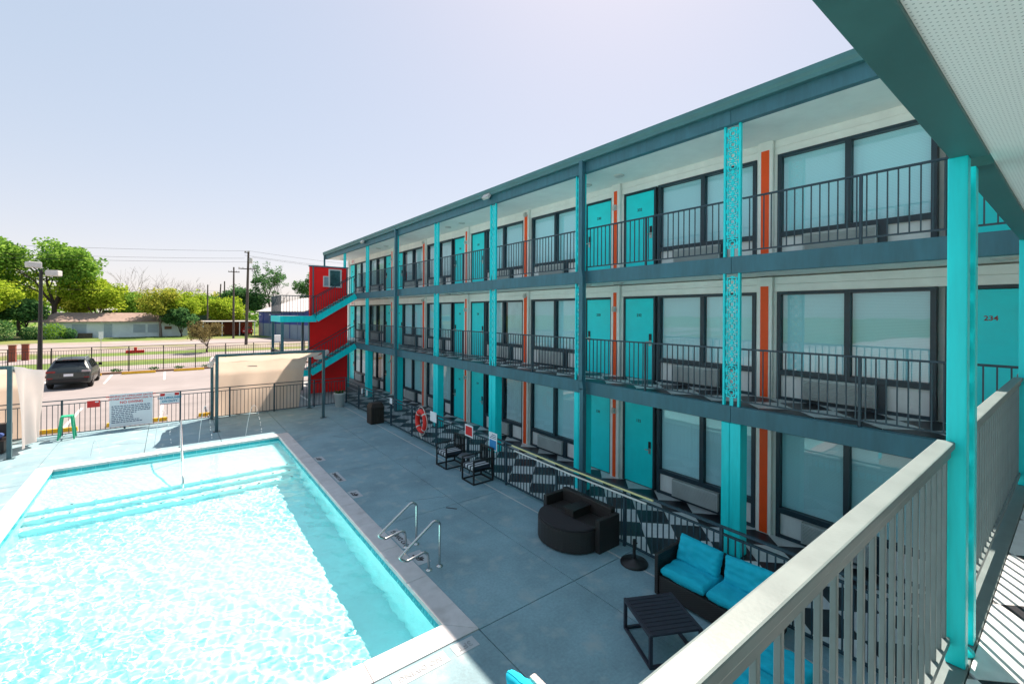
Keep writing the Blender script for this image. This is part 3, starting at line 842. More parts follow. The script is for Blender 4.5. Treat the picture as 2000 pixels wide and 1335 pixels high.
G().box(6.652, 6.878, 25.378, 25.385, 5.792, 6.268).obj('pane', M('pale_pane', (.30, .38, .44), .1, var=.3, scale=3), wn, (0, 0, 0))
# ------------------------------------------------------------------ shade canopies
def cloth(u, v, fn, name, mat, parent):
    g = G(); n = 0
    for j in range(v + 1):
        for i in range(u + 1): g.v.append(tuple(fn(i / u, j / v)))
    for j in range(v):
        for i in range(u):
            a = j * (u + 1) + i; g.f.append((a, a + 1, a + u + 2, a + u + 1)); g.smooth.append(True)
    return g.obj(name, mat, parent, fix=False)
def canopy(x0, x1, label, zn=2.80, zf=2.40, back=True):
    t = thing('shade_canopy', label, 'canopy', ((x0 + x1) / 2, 20.4, 0))
    ya, yb = 19.28, 21.6
    for x, y, h in ((x0, ya, zn), (x1, ya, zn), (x0, yb, zf), (x1, yb, zf)):
        G().box(x - .05, x + .05, y - .05, y + .05, .012, h).obj('post', postm, t, bevel=.008)
        G().box(x - .11, x + .11, y - .11, y + .11, 0, .012).obj('base_plate', postm, t)
    G().box(x0 + .05, x1 - .05, ya - .045, ya + .045, zn - .09, zn).obj('beam', postm, t, bevel=.006)
    G().box(x0 + .05, x1 - .05, yb - .045, yb + .045, zf - .09, zf).obj('beam', postm, t, bevel=.006)
    for x in (x0, x1): G().bar((x, ya + .05, zn - .05), (x, yb - .05, zf - .05), .08, .08).obj('beam', postm, t)
    def roof(s, q):
        sag = .10 * math.sin(math.pi * q) * (0.6 + .4 * math.sin(math.pi * s)) + .012 * math.sin(s * 17)
        return (x0 + .04 + (x1 - x0 - .08) * s, ya + .03 + (yb - ya - .06) * q, zn + (zf - zn) * q - .10 - sag)
    cloth(26, 12, roof, 'roof_cloth', canvas, t)
    def bk(s, q):
        x = x0 - .02 + (x1 - x0 - .05) * s - .30 * s * q * (1 if back else 0)
        fold = .07 * math.sin(s * 19 + 2 * q) * (q ** .7) + .06 * math.sin(s * 7 - q * 3) * q + .05 * math.sin((s + q * .7) * 9) * q
        return (x, 21.58 + .36 * min(1, q / .25) + fold, (zf - .05) * (1 - q) + .02 * q)
    cloth(60, 24, bk, 'back_cloth', canvas, t)
    return t, (x0, x1, ya, yb, zn, zf)
t, _ = canopy(1.37, 5.05, 'beige shade canopy on slate posts beside the red staircase')
G().box(2.75, 3.1, 21.86, 21.88, 2.18, 2.26).obj('cloth_patch', kerbm, t)
for k, (x, y, z) in enumerate(((1.25, 19.5, 2.62), (5.2, 19.5, 2.70))):
    def roll(s, q, x=x, y=y, z=z):
        a = q * 2 * math.pi
        return (x + (.09 + .02 * math.sin(9 * s + 3 * q)) * math.cos(a), y - .15 + 1.9 * s, z - .36 * s + .10 * math.sin(a) - .10 * math.sin(math.pi * s))
    cloth(16, 10, roll, 'rolled_curtain', curtm, t)
t, _ = canopy(-7.4, -3.70, 'beige shade canopy over the black couch beside the green stool', 2.72, 2.40, False)
def cur(s, q):
    x = -3.62 + .05 * math.sin(8 * s + 3 * q) + .12 * s + .06 * math.sin(14 * s) * q
    return (x + (.2 * (1 - q) * s) + .1 * q, 19.3 + (1.75 - .25 * q) * s + .35 * q, 2.70 - .32 * s - (2.55 - .35 * s) * q)
cloth(26, 22, cur, 'side_curtain', curtm, t)

# ================================================================== POOL HARDWARE
def arc_rail(label, y, group):
    t = thing('pool_grab_rail', label, 'grab rail', (3.6, y, 0), group=group)
    pts = [(3.70, y, .0), (3.70, y, .70)]
    for k in range(1, 9):
        a = k / 8 * R(142); pts.append((3.70 - .10 * (1 - math.cos(a)), y, .70 + .10 * math.sin(a)))
    bot = (2.98, .36)
    pts += [(2.99, y, .40)]
    for k in range(1, 9):
        a = R(142) + k / 8 * R(130)
        pts.append((3.045 - .075 * (1 - math.cos(a)) * .6 + (.02 if k > 3 else 0) + .012 * k, y, .36 + .075 * math.sin(a)))
    pts += [(3.36, y, .33)]
    for k in range(1, 7):
        a = k / 6 * R(80); pts.append((3.36 + .12 * math.sin(a), y, .33 - .12 * (1 - math.cos(a)) + .02 * math.sin(a)))
    pts += [(3.50, y, .01)]
    # resample through a smooth spline
    cp = [Vector(p) for p in pts]
    G().tube(cp, .022, 10).obj('tube', steel, t)
    for x in (3.70, 3.50): G().lathe([(.055, 0), (.055, .012), (.03, .022), (.024, .03)], 16, (x, y, 0)).obj('flange', steel, t)
arc_rail('bent steel pool rail standing beside the 4FT mark, farther from the round sofa', 7.70, None)
arc_rail('bent steel pool rail standing beside the 4FT mark, closer to the round sofa', 6.79, None)
t = thing('pool_hand_rail', 'straight steel hand rail running from the coping down the pool steps', 'hand rail', (.3, 17.6, 0))
G().tube([(.3, 17.75, 0), (.3, 17.75, .78), (.3, 17.68, .86), (.3, 17.55, .88), (.3, 16.6, .74), (.3, 14.55, .02), (.3, 14.42, -.1), (.3, 14.38, -.25), (.3, 14.36, -.92)], .022, 10).obj('tube', steel, t)
G().tube([(.3, 16.9, .0 - .4), (.3, 16.9, .78)], .02, 10).obj('upright', steel, t)
G().lathe([(.055, 0), (.055, .014), (.03, .024)], 14, (.3, 17.75, .012)).obj('flange', steel, t)
waterjet = M('jet_water', (.80, .84, .86), .15, var=.05)
for xc, yc, hh, ph, lab in ((-1.75, 18.2, .45, .1, 'low thin water jet splashing in front of the warning sign'), (-.15, 18.2, 1.15, .22, 'thin arching water jet between the hand rail and the lifeguard sign'),
                       (.97, 18.05, 1.18, .18, 'thin arching water jet in front of the canopy post farther from the red stairs'), (2.38, 18.0, 1.04, .25, 'thin arching water jet in front of the middle of the beige canvas')):
    g = G(); n = 46
    for k in range(n):
        f = k / (n - 1); x = xc - ph + 2 * ph * f; z = hh * (1 - (2 * f - 1) ** 2) + .01
        brk = f > .55
        if brk and (k % 3 == 0): continue
        r = .007 if not brk else random.uniform(.007, .013)
        f2 = (k + (1.05 if not brk else .45)) / (n - 1)
        x2 = xc - ph + 2 * ph * f2; z2 = max(0, hh * (1 - (2 * f2 - 1) ** 2)) + .01
        j = random.uniform(-.012, .012) if brk else 0
        g.tube([(x + j, yc + j, z), (x2 + j, yc + j, z2)], r, 5)
    o = g.obj('water_jet', waterjet); tag(o, lab, 'water jet', kind=None)

# ================================================================== SIGNS ON THE FENCES
def fsign(name, x0, x1, z0, z1, mat, label, lines=(), y=21.73):
    t = thing(name, label, 'sign', ((x0 + x1) / 2, y, 0))
    G().box(x0, x1, y - .006, y + .006, z0, z1).obj('board', mat, t)
    for me_, dx, z in lines:
        inst('lettering', me_, t, ((x0 + x1) / 2 + dx, y - .008, z), rot=FACE_MY)
    return t
t = fsign('warning_sign', -1.72, -.49, .10, 1.30, signw, 'large white pool rules board with red warning lines on the fence', ((T['w1'], 0, 1.215), (T['w2'], 0, 1.115), (T['w3'], 0, .985)))
rl = random.Random(3); g = G()
for k in range(10):
    z = .86 - k * .066; x = -1.66; end = -.56 if k < 4 else -.56 - rl.uniform(.1, .55)
    while x < end:
        w = rl.uniform(.03, .11); g.box(x, min(x + w, end), 21.7225, 21.7235, z - .017, z + .017); x += w + .018
g.obj('small_print', printb, t)
t = fsign('lifeguard_sign', -.29, .33, .76, 1.20, signw, 'small white lifeguard sign with red corners beside the large pool rules board', ((T['l1'], 0, 1.01), (T['l2'], 0, .88)))
G().box(-.27, -.13, 21.7225, 21.7235, 1.09, 1.19).box(.17, .31, 21.7225, 21.7235, 1.09, 1.19).box(-.28, .32, 21.7225, 21.7235, .77, .785).obj('red_corner', signr, t)
t = fsign('red_sign', -2.31, -1.97, .90, 1.14, signr, 'small red sign on the fence above the green stool')
G().box(-2.1, -2.01, 21.7225, 21.7235, 1.07, 1.11).obj('white_mark', signw, t)
def xsign(name, y, z0, z1, w, mat, label):
    t = thing(name, label, 'sign', (6.74, y, 0))
    G().box(6.735, 6.747, y - w / 2, y + w / 2, z0, z1).obj('board', mat, t)
    return t
xsign('white_sign', 12.85, .85, 1.17, .42, signw, 'plain white sign on the dark fence beside the red life ring')
xsign('white_sign', 16.3, .86, 1.08, .22, signw, 'small white sign on the dark fence beside the brown bin')
t = xsign('red_sign', 10.70, .85, 1.18, .42, signw, 'white framed red sign on the dark fence behind the striped chairs')
G().box(6.731, 6.734, 10.53, 10.87, .89, 1.14).obj('red_field', signr, t)
t = xsign('blue_sign', 9.52, .76, 1.22, .36, signw, 'white sign with a blue lower half on the dark fence behind a striped chair')
G().box(6.731, 6.734, 9.37, 9.67, .79, 1.03).obj('blue_field', signb, t)
g = G()
for k in range(3): g.box(6.731, 6.734, 9.38, 9.66 - .05 * k, 1.07 + k * .045, 1.09 + k * .045)
g.obj('small_print', printb, t)
# life ring
t = thing('life_ring', 'red life ring with white rope hung on the dark fence', 'life ring', (6.68, 13.54, .75))
def ringpt(a, rr=.285): return (6.66, 13.54 + rr * math.cos(a), .75 + rr * 1.12 * math.sin(a))
G().tube([ringpt(2 * math.pi * k / 40) for k in range(40)], .085, 12, closed=True).obj('float', ringr, t)
for a in (45, 135, 225, 315):
    G().tube([ringpt(R(a + d)) for d in (-4, 0, 4)], .088, 12).obj('band', ropem, t)
g = G()
for q in range(4):
    a0 = R(45 + 90 * q)
    g.tube([ringpt(a0 + R(90) * f, .37 + .05 * math.sin(math.pi * f)) for f in [i / 8 for i in range(9)]], .011, 6)
g.tube([(6.62, 13.54 + .10 * math.cos(a) , .40 - .18 * math.sin(a / 2) ** 2 + .04 * math.sin(3 * a)) for a in [i * .5 for i in range(13)]], .012, 6)
g.obj('rope', ropem, t)
# skimmer poles on fence hooks
for y0, y1, z, mt, lab in ((4.61, 8.64, 1.10, poley, 'long pale yellow pole hung along the top of the dark fence'), (4.75, 8.54, 1.0, polew, 'long white pole hung just below the yellow pole on the fence')):
    o = tag(G().tube([(6.69, y0, z), (6.69, (y0 + y1) / 2, z - .02), (6.69, y1, z)], .019, 8).obj('pool_pole', mt), lab, 'pole')

# ================================================================== DECK FURNITURE
strp = stripes('striped_cushion', (.55, .60, .62), (.02, .03, .05), 7.2, 1, .5)
def armchair(y, label):
    t = thing('armchair', label, 'chair', (6.40, y, 0), group=None)
    x0, x1, h = 6.09, 6.71, .56; w = .58; y0, y1 = y - w / 2, y + w / 2; s = .035
    for x in (x0, x1 - s):
        for yy in (y0, y1 - s):
            G().box(x, x + s, yy, yy + s, 0, .58 if x == x0 else .84).obj('leg', black, t)
    for yy in (y0, y1 - s):
        G().box(x0, x1, yy, yy + s, .581, .61).obj('armrest', black, t, bevel=.005)
        G().box(x0 + s, x1 - s, yy, yy + s, 0.0, .03).obj('stretcher', black, t)
    G().box(x0 + s, x1 - s, y0 + s, y1 - s, .30, .335).obj('seat_frame', black, t)
    for k in range(6):
        yy = y0 + .06 + k * .088
        G().box(x1 - .03, x1 - .005, yy, yy + .03, .34, .80).obj('slat', black, t)
    G().box(x1 - s, x1, y0 + s, y1 - s, .80, .84).obj('back_rail', black, t)
    G().box(x0, x0 + s, y0 + s, y1 - s, 0, .03).box(x1 - s, x1, y0 + s, y1 - s, 0, .03).obj('stretcher', black, t)
    G().box(-.30, .24, -.245, .245, 0, .10).obj('cushion', strp, t, (6.41, y, .34), bevel=.03, seg=3)
armchair(11.14, 'black armchair with striped cushion in front of the red framed fence sign')
armchair(9.73, 'black armchair with striped cushion in front of the blue and white fence sign')
t = thing('side_table', 'small round dark table between the two striped armchairs', 'table', (6.5, 10.43, 0))
G().lathe([(.001, .42), (.22, .42), (.23, .435), (.22, .45), (.001, .45)], 24, (6.5, 10.43, 0)).obj('table_top', M('table_top_grey', (.10, .12, .14), .4), t)
for k in range(3):
    a = k * 2.1 + .4
    G().tube([(6.5 + .17 * math.cos(a), 10.43 + .17 * math.sin(a), 0), (6.5 + .12 * math.cos(a), 10.43 + .12 * math.sin(a), .42)], .014, 6).obj('leg', black, t)
# round sofa
t = thing('round_sofa', 'dark wicker round sofa with curved front and console between seats', 'sofa', (6.3, 6.15, 0))
yc = 6.13; rr = .66
half = [(6.16, yc - rr)] + [(6.16 - .56 * math.sin(math.pi * k / 18), yc - rr * math.cos(math.pi * k / 18)) for k in range(1, 18)] + [(6.16, yc + rr)]
G().prism(half, 'z', .02, .40).obj('curved_seat', wick, t, bevel=.012)
half2 = [(6.155 + (x - 6.16) * .97, yc + (y - yc) * .97) for x, y in half]
G().prism(half2, 'z', .401, .44).obj('seat_pad', M('dark_pad', (.022, .020, .024), .8, var=.15, bump=.2, bscale=30), t, bevel=.012)
G().box(6.165, 6.72, yc - .70, yc + .70, .02, .36).obj('base', wick, t, bevel=.01)
for y0 in (yc - .76, yc + .66): G().box(6.17, 6.74, y0, y0 + .10, 0, .60).obj('arm', wick, t, bevel=.015)
G().box(6.62, 6.745, yc - .655, yc + .655, .362, .68).obj('backrest', wick, t, bevel=.02)
G().box(6.14, 6.615, yc - .13, yc + .10, .362, .56).obj('console', wick, t, bevel=.012)
G().box(6.12, 6.63, yc - .15, yc + .12, .561, .585).obj('console_top', black, t, bevel=.006)
for y0 in (yc - .64, yc + .12): G().box(6.17, 6.61, y0, y0 + .5, .362, .43).obj('seat_cushion', wick, t, bevel=.02)
G().box(6.0, 6.03, yc - .62, yc - .58, 0, .02).obj('foot', steel, t)
# umbrella base
t = thing('umbrella_base', 'round black umbrella base with a short pole stub', 'umbrella base', (6.45, 4.82, 0))
G().lathe([(.235, 0), (.24, .02), (.22, .045), (.06, .075), (.05, .09)], 28, (6.45, 4.82, 0)).obj('plate', black, t)
G().tube([(6.45, 4.82, .09), (6.45, 4.82, .42)], .028, 12).obj('pole', black, t)
G().tube([(6.48, 4.82, .33), (6.53, 4.82, .33)], .012, 8).obj('knob', black, t)
# cushions
def pillow(w, d, h, name, mat, parent, loc, rot=(0, 0, 0), puff=.35, seed=0, wrinkle=.012):
    g = G(); n, m = 26, 26; r = random.Random(seed)
    def pt(u, v, s):
        eu, ev = 1 - abs(2 * u - 1) ** 6, 1 - abs(2 * v - 1) ** 6
        t_ = h / 2 * (.30 + (1 - .30) * (eu * ev) ** puff)
        pin = 1 - .035 * (1 - min(eu, ev))
        wr = wrinkle * (1.4 * noise.noise(Vector((u * 6 + seed, v * 6, s * 3 + seed))) + 1.2 * abs(noise.noise(Vector((u * 11 + v * 5 + seed, v * 3, s + seed)))))
        return ((u - .5) * w * pin, (v - .5) * d * pin, s * (t_ + wr))
    for s in (1, -1):
        b0 = len(g.v)
        for j in range(m + 1):
            for i in range(n + 1): g.v.append(pt(i / n, j / m, s))
        for j in range(m):
            for i in range(n):
                a = b0 + j * (n + 1) + i; q = (a, a + 1, a + n + 2, a + n + 1)
                g.f.append(q if s > 0 else q[::-1]); g.smooth.append(True)
    k = (n + 1) * (m + 1)
    ring = list(range(n + 1)) + [(n + 1) * j + n for j in range(1, m + 1)] + [(n + 1) * m + i for i in range(n - 1, -1, -1)] + [(n + 1) * j for j in range(m - 1, 0, -1)]
    for a, b in zip(ring, ring[1:] + ring[:1]):
        g.f.append((b, a, a + k, b + k)); g.smooth.append(True)
    o = g.obj(name, mat, parent, loc, fix=False); o.rotation_euler = rot
    inst('piping', G().tube([Vector(((Vector(g.v[a]) + Vector(g.v[a + k])) / 2)) for a in ring], .006, 5, closed=True).mesh('piping', mat), o, local=True)
    return o
def sofa(label, x, y, rz, n, w, ends=(True, True), back=True, nm='wicker_sofa', cat='sofa'):
    """seat runs along local x, faces local -y, origin at front-left corner"""
    t = thing(nm, label, cat, (x, y, 0), rz)
    L = n * w; D = .72
    def p(g, nm, mat, **k): return inst(nm, g.mesh(nm, mat, k.get('bevel', .012)), t, (0, 0, 0), local=True)
    p(G().box(.07, L + .07, .02, D - .1, .03, .30), 'base', wick)
    if back: p(G().box(.0, L + .14, D - .09, D, .0, .68), 'backrest', wick, bevel=.02)
    if ends[0]: p(G().box(0, .065, 0, D - .095, 0, .62), 'arm', wick, bevel=.015)
    if ends[1]: p(G().box(L + .075, L + .14, 0, D - .095, 0, .62), 'arm', wick, bevel=.015)
    for k in range(n):
        c = .07 + w * (k + .5)
        o = pillow(w - .015, .60, .15, 'seat_cushion', cush, None, (0, 0, 0), puff=.25, seed=k + 3); o.parent = t; o.location = (c, .325, .375)
        if not back: continue
        o = pillow(w - .04, .40, .17, 'back_cushion', cush, None, (0, 0, 0), puff=.45, seed=k + 9, wrinkle=.02); o.parent = t; o.location = (c + .01 * k, .545, .60); o.rotation_euler = (R(72), R(2 - 5 * k), 0)
    return t
sofa('dark wicker sofa with turquoise cushions against the fence beside the umbrella base', 6.02, 4.12, R(-90), 2, .74)
sofa('low dark wicker bench with turquoise seat cushions seen behind the capped railing', 5.85, 2.42, R(180), 2, .56, (False, False), False, 'wicker_bench', 'bench')
# slatted coffee table
t = thing('coffee_table', 'low dark slatted coffee table in front of the turquoise cushioned sofa', 'table', (5.16, 3.42, 0), R(-27))
for k in range(10):
    v = -.335 + k * .0745
    inst('slat', G().box(-.315, .315, v - .033, v + .033, .39, .42).mesh('slat', navy, .004, 1), t, (0, 0, 0), local=True)
def tp(g, nm): return inst(nm, g.mesh(nm, navy, .003, 1), t, (0, 0, 0), local=True)
for sx in (-1, 1):
    tp(G().box(*sorted((sx * .318, sx * .36)), -.375, .375, .375, .42), 'rail')
    tp(G().box(*sorted((sx * .318, sx * .36)), -.33, .33, 0, .035), 'rail')
    for sy in (-1, 1): tp(G().box(*sorted((sx * .318, sx * .36)), *sorted((sy * .335, sy * .375)), 0, .374), 'leg')
for sy in (-1, 1): tp(G().box(-.317, .317, *sorted((sy * .335, sy * .375)), 0, .035), 'rail')
# white wicker lounge chair by the pool corner
wwick = weave('white_wicker', (.60, .57, .54), (.40, .38, .36))
t = thing('lounge_chair', 'white wicker lounge chair with a turquoise cushion on the deck near the pool corner', 'chair', (2.75, 3.35, 0))
G().box(3.00, 3.08, 2.9, 3.56, .05, .56).obj('backrest', wwick, t, bevel=.02)
G().box(2.35, 2.995, 3.05, 3.65, .12, .30).obj('seat', wwick, t, bevel=.015)
pillow(.46, .46, .14, 'cushion', cush, t, (2.90, 3.44, .45), (0, R(68), R(10)), seed=5)
pillow(.58, .56, .12, 'seat_cushion', cush, t, (2.66, 3.35, .36), seed=6)
for x, y in ((2.4, 3.08), (2.4, 3.62), (2.96, 3.08), (2.96, 3.62)): G().box(x - .02, x + .02, y - .02, y + .02, 0, .12).obj('leg', wwick, t)
# bin
t = thing('trash_bin', 'square dark brown trash bin beside the dark fence', 'bin', (6.47, 17.2, 0))
G().box(6.21, 6.73, 16.95, 17.43, .0, .62).obj('body', brownm, t, bevel=.012)
for k in range(5):
    x = 6.235 + k * .1
    G().box(x, x + .08, 16.935, 16.949, .04, .58).obj('slat', brownm, t)
G().hexa([(6.19, 16.93, .621), (6.75, 16.93, .621), (6.75, 17.45, .621), (6.19, 17.45, .621)], [(6.27, 17.0, .80), (6.67, 17.0, .80), (6.67, 17.38, .80), (6.27, 17.38, .80)]).obj('lid', brownm, t, bevel=.01)
# planter
leafg = leafmat('leaf_plant', (.02, .07, .015), (.06, .16, .03))
t = thing('planter', 'tapered white pot with a green plant at the end of the dark fence', 'planter', (6.25, 21.1, 0))
G().lathe([(.001, 0), (.19, 0), (.255, .60), (.27, .60), (.27, .64), (.245, .64), (.235, .57), (.001, .57)], 28, (6.25, 21.1, 0)).obj('pot', potm, t)
g = G(); rp = random.Random(5)
for k in range(70):
    a = rp.uniform(0, 6.28); l = rp.uniform(.16, .34); up = rp.uniform(.25, 1.1); b = Vector((6.25 + .12 * rp.uniform(-1, 1), 21.1 + .12 * rp.uniform(-1, 1), .57))
    d = Vector((math.cos(a), math.sin(a), up)).normalized(); s = Vector((-math.sin(a), math.cos(a), 0)) * .025
    m_ = b + d * l * .6; e_ = b + d * l + Vector((0, 0, -.04))
    g.add([b - s * .3, b + s * .3, m_ + s, m_ - s, e_], [(0, 1, 2, 3), (3, 2, 4)])
g.obj('foliage', leafg, t, fix=False)
# stool
t = thing('metal_stool', 'tall green metal stool in front of the pool fence', 'stool', (-2.75, 21.25, 0))
G().box(-2.90, -2.60, 21.10, 21.40, .74, .78).obj('seat', greenm, t, bevel=.015, seg=3)
for sx in (-1, 1):
    for sy in (-1, 1):
        cx, cy = -2.75, 21.25
        b = (cx + sx * .20, cy + sy * .20); tt = (cx + sx * .125, cy + sy * .125)
        def qd(c, w, z): return [(c[0] - w, c[1] - w, z), (c[0] + w, c[1] - w, z), (c[0] + w, c[1] + w, z), (c[0] - w, c[1] + w, z)]
        G().hexa(qd(b, .022, 0), qd(tt, .034, .74)).obj('leg', greenm, t, bevel=.005)
for sx in (-1, 1):
    G().box(-2.75 + sx * .155 - .008, -2.75 + sx * .155 + .008, 21.1, 21.4, .42, .45).obj('brace', greenm, t)
# black couch under the left canopy
t = thing('couch', 'low black couch with a blue cushion under the beige canopy beside the pool', 'couch', (-4.9, 20.5, 0))
G().box(-6.3, -3.95, 20.0, 20.9, .04, .40).obj('base', wick, t, bevel=.02)
G().box(-6.3, -3.95, 20.75, 20.98, .401, .80).obj('backrest', wick, t, bevel=.03)
blue = M('blue_cushion', (.02, .06, .22), .8, var=.1)
pillow(1.1, .62, .16, 'cushion', blue, t, (-4.6, 20.35, .48), seed=2)
pillow(1.1, .62, .16, 'cushion', blue, t, (-5.72, 20.35, .48), seed=8)

# ================================================================== PARKING LOT
ws_me = G().hexa([(-.92, -.08, 0), (.92, -.08, 0), (.92, .08, 0), (-.92, .08, 0)], [(-.90, -.05, .14), (.90, -.05, .14), (.90, .05, .14), (-.90, .05, .14)]).mesh('wheel_stop', yellow, .015)
for x in (-10.2, -7.38, -4.53, -1.68, 1.17, 4.0, 6.9):
    tag(inst('wheel_stop', ws_me, None, (x, 40.55, -.006)), 'yellow concrete wheel stop along the kerb below the tall iron fence', 'wheel stop', 'wheel stops along the street kerb')
for x in (-7.2, -3.55, -.95, 1.88):
    tag(inst('wheel_stop', ws_me, None, (x, 22.5, -.006)), 'yellow concrete wheel stop close behind the pool fence', 'wheel stop', 'wheel stops behind the pool fence')
# light pole
t = thing('light_pole', 'dark parking lot light pole with two pale flood lamps', 'light pole', (-6.65, 41.55, .13))
G().lathe([(.22, -.13), (.22, .35), (.15, .36), (.15, .4)], 14, (-6.65, 41.5, .13)).obj('footing', slabm, t)
G().tube([(-6.65, 41.5, .5), (-6.62, 41.5, 7.0)], [.13, .085], 12).obj('pole', black, t)
for dx, dz, rz in ((-.34, .30, .5), (.58, -.2, -.35)):
    o = G().box(-.34, .34, -.24, .24, -.19, .19).obj('lamp_head', light_head, t, (-6.62 + dx, 41.5, 7.0 + dz), rz, bevel=.06)
    G().bar((-6.62, 41.5, 6.85), (-6.62 + dx, 41.5, 7.0 + dz - .2), .06, .06).obj('bracket', black, t)
# car
def suv(x, y):
    t = thing('parked_car', 'dark grey hatchback suv parked nose toward the street', 'car', (x, y, 0))
    W = .925
    # stations along y from the rear (0) to the nose (4.62): (y, half width, z bottom, z belt, z roof, half roof width)
    prof = [(0.0, .80, .42, .92, .92, .70), (.05, .88, .34, 1.02, 1.04, .80), (.30, .915, .28, 1.06, 1.30, .72), (.62, .925, .24, 1.07, 1.58, .66), (1.1, .925, .22, 1.06, 1.645, .64),
            (1.9, .925, .22, 1.04, 1.66, .64), (2.5, .925, .22, 1.02, 1.60, .63), (2.95, .92, .22, 1.01, 1.36, .68), (3.35, .91, .24, 1.00, 1.06, .74), (4.1, .88, .27, .93, .97, .70), (4.5, .80, .32, .80, .83, .60), (4.62, .66, .40, .66, .68, .50)]
    g = G(); rings = []
    for yy, w, zb, zm, zr, wr in prof:
        ring = [(-w * .93, zb), (-w, zb + .15), (-w, (zb + zm) / 2 + .1), (-w * .975, zm), (-(wr + .3 * (w - wr) * .25), zm + (zr - zm) * .82), (-wr * .86, zr), (0, zr + .02),
                (wr * .86, zr), ((wr + .3 * (w - wr) * .25), zm + (zr - zm) * .82), (w * .975, zm), (w, (zb + zm) / 2 + .1), (w, zb + .15), (w * .93, zb)]
        rings.append([(x + a, y + yy, b) for a, b in ring])
    n = len(rings[0]); v = [p for r_ in rings for p in r_]; f = []
    for i in range(len(rings) - 1):
        for k in range(n): f.append((i * n + k, i * n + (k + 1) % n, (i + 1) * n + (k + 1) % n, (i + 1) * n + k))
    g.add(v, f, True); g.add(rings[0], [tuple(range(n))]); g.add(rings[-1], [tuple(reversed(range(n)))])
    g.obj('body', carp, t)
    # rear window and side windows, slightly proud
    G().add([(x - .70, y + .115, 1.10), (x + .70, y + .115, 1.10), (x + .58, y + .50, 1.545), (x - .58, y + .50, 1.545), (x - .70, y + .17, 1.10), (x + .70, y + .17, 1.10), (x + .58, y + .56, 1.54), (x - .58, y + .56, 1.54)],
            [(0, 1, 2, 3), (7, 6, 5, 4), (0, 4, 5, 1), (2, 6, 7, 3), (1, 5, 6, 2), (3, 7, 4, 0)]).obj('rear_window', carg, t)
    for s in (-1, 1):
        def sp(yy, z): return (x + s * (.915 - (z - 1.05) * .40), y + yy, z)
        for pl in ([(.72, 1.10), (1.35, 1.09), (1.35, 1.50), (.95, 1.50)], [(1.40, 1.09), (2.05, 1.08), (2.05, 1.52), (1.40, 1.51)], [(2.10, 1.08), (2.98, 1.07), (2.55, 1.46), (2.10, 1.52)]):
            a = [sp(*q) for q in pl]; b = [(q[0] - s * .05, q[1], q[2]) for q in a]
            G().add(a + b, [(0, 1, 2, 3), (7, 6, 5, 4)] + [(i, i + 4, (i + 1) % 4 + 4, (i + 1) % 4) for i in range(4)]).obj('side_window', carg, t)
        G().tube([(x + s * .60, y + .65, 1.62), (x + s * .60, y + .80, 1.69), (x + s * .60, y + 2.1, 1.71), (x + s * .60, y + 2.35, 1.64)], .02, 6).obj('roof_rail', steel, t)
        G().box(*sorted((x + s * .95, x + s * 1.12)), y + 2.85, y + 2.97, 1.02, 1.18).obj('mirror', carb, t, bevel=.02)
        G().box(*sorted((x + s * .52, x + s * .89)), y + .005, y + .12, .92, 1.03).obj('tail_light', tailw if s > 0 else tailr, t, bevel=.015)
        G().box(*sorted((x + s * .62, x + s * .84)), y - .005, y + .04, .60, .67).obj('reflector', tailr, t)
        for yy in (.82, 3.60):
            w_ = thing('wheel', None, None); w_.parent = t; w_.location = (s * .82, yy, .345)
            tg = G(); n2 = 24
            prf = [(.20, -.11), (.30, -.115), (.345, -.08), (.345, .08), (.30, .115), (.20, .11)]
            vv_ = []; 
            for r_, xx in prf: vv_ += [(xx, r_ * math.cos(2 * math.pi * k / n2), r_ * math.sin(2 * math.pi * k / n2)) for k in range(n2)]
            ff_ = [(i * n2 + k, i * n2 + (k + 1) % n2, (i + 1) * n2 + (k + 1) % n2, (i + 1) * n2 + k) for i in range(5) for k in range(n2)]
            tg.add(vv_, ff_, True); inst('tyre', tg.mesh('tyre', tyre), w_, local=True)
            rg = G().lathe([(.001, -.1), (.21, -.1), (.215, -.02), (.08, .0)], 20)
            me_ = G()
            for k in range(5):
                a = k * 2 * math.pi / 5; me_.bar((s * .10, .03 * math.cos(a), .03 * math.sin(a)), (s * .10, .205 * math.cos(a), .205 * math.sin(a)), .06, .02, (1, 0, 0))
            me_.box(-.02, .02, -.2, .2, -.02, .02)
            inst('rim', me_.mesh('rim', rim), w_, local=True)
            G().tube([(x + s * .90, y + yy + .42 * math.cos(a), .345 + .40 * math.sin(a)) for a in [R(-12 + 204 * i / 12) for i in range(13)]], .035, 6).obj('wheel_arch', carb, t)
    G().box(x - .80, x + .80, y - .04, y + .08, .40, .60).obj('bumper', carb, t, bevel=.04)
    G().box(x - .19, x + .19, y - .012, y + .03, .72, .86).obj('number_plate', signw, t)
    G().box(x - .30, x + .30, y + .44, y + .52, 1.585, 1.61).obj('brake_light', tailr, t)
    G().box(x - .62, x + .62, y + .36, y + .62, 1.575, 1.60).obj('spoiler', carp, t, bevel=.008)
    G().tube([(x, y + .9, 1.66), (x, y + .8, 1.84)], .008, 5).obj('aerial', carb, t)
suv(-4.42, 34.45)
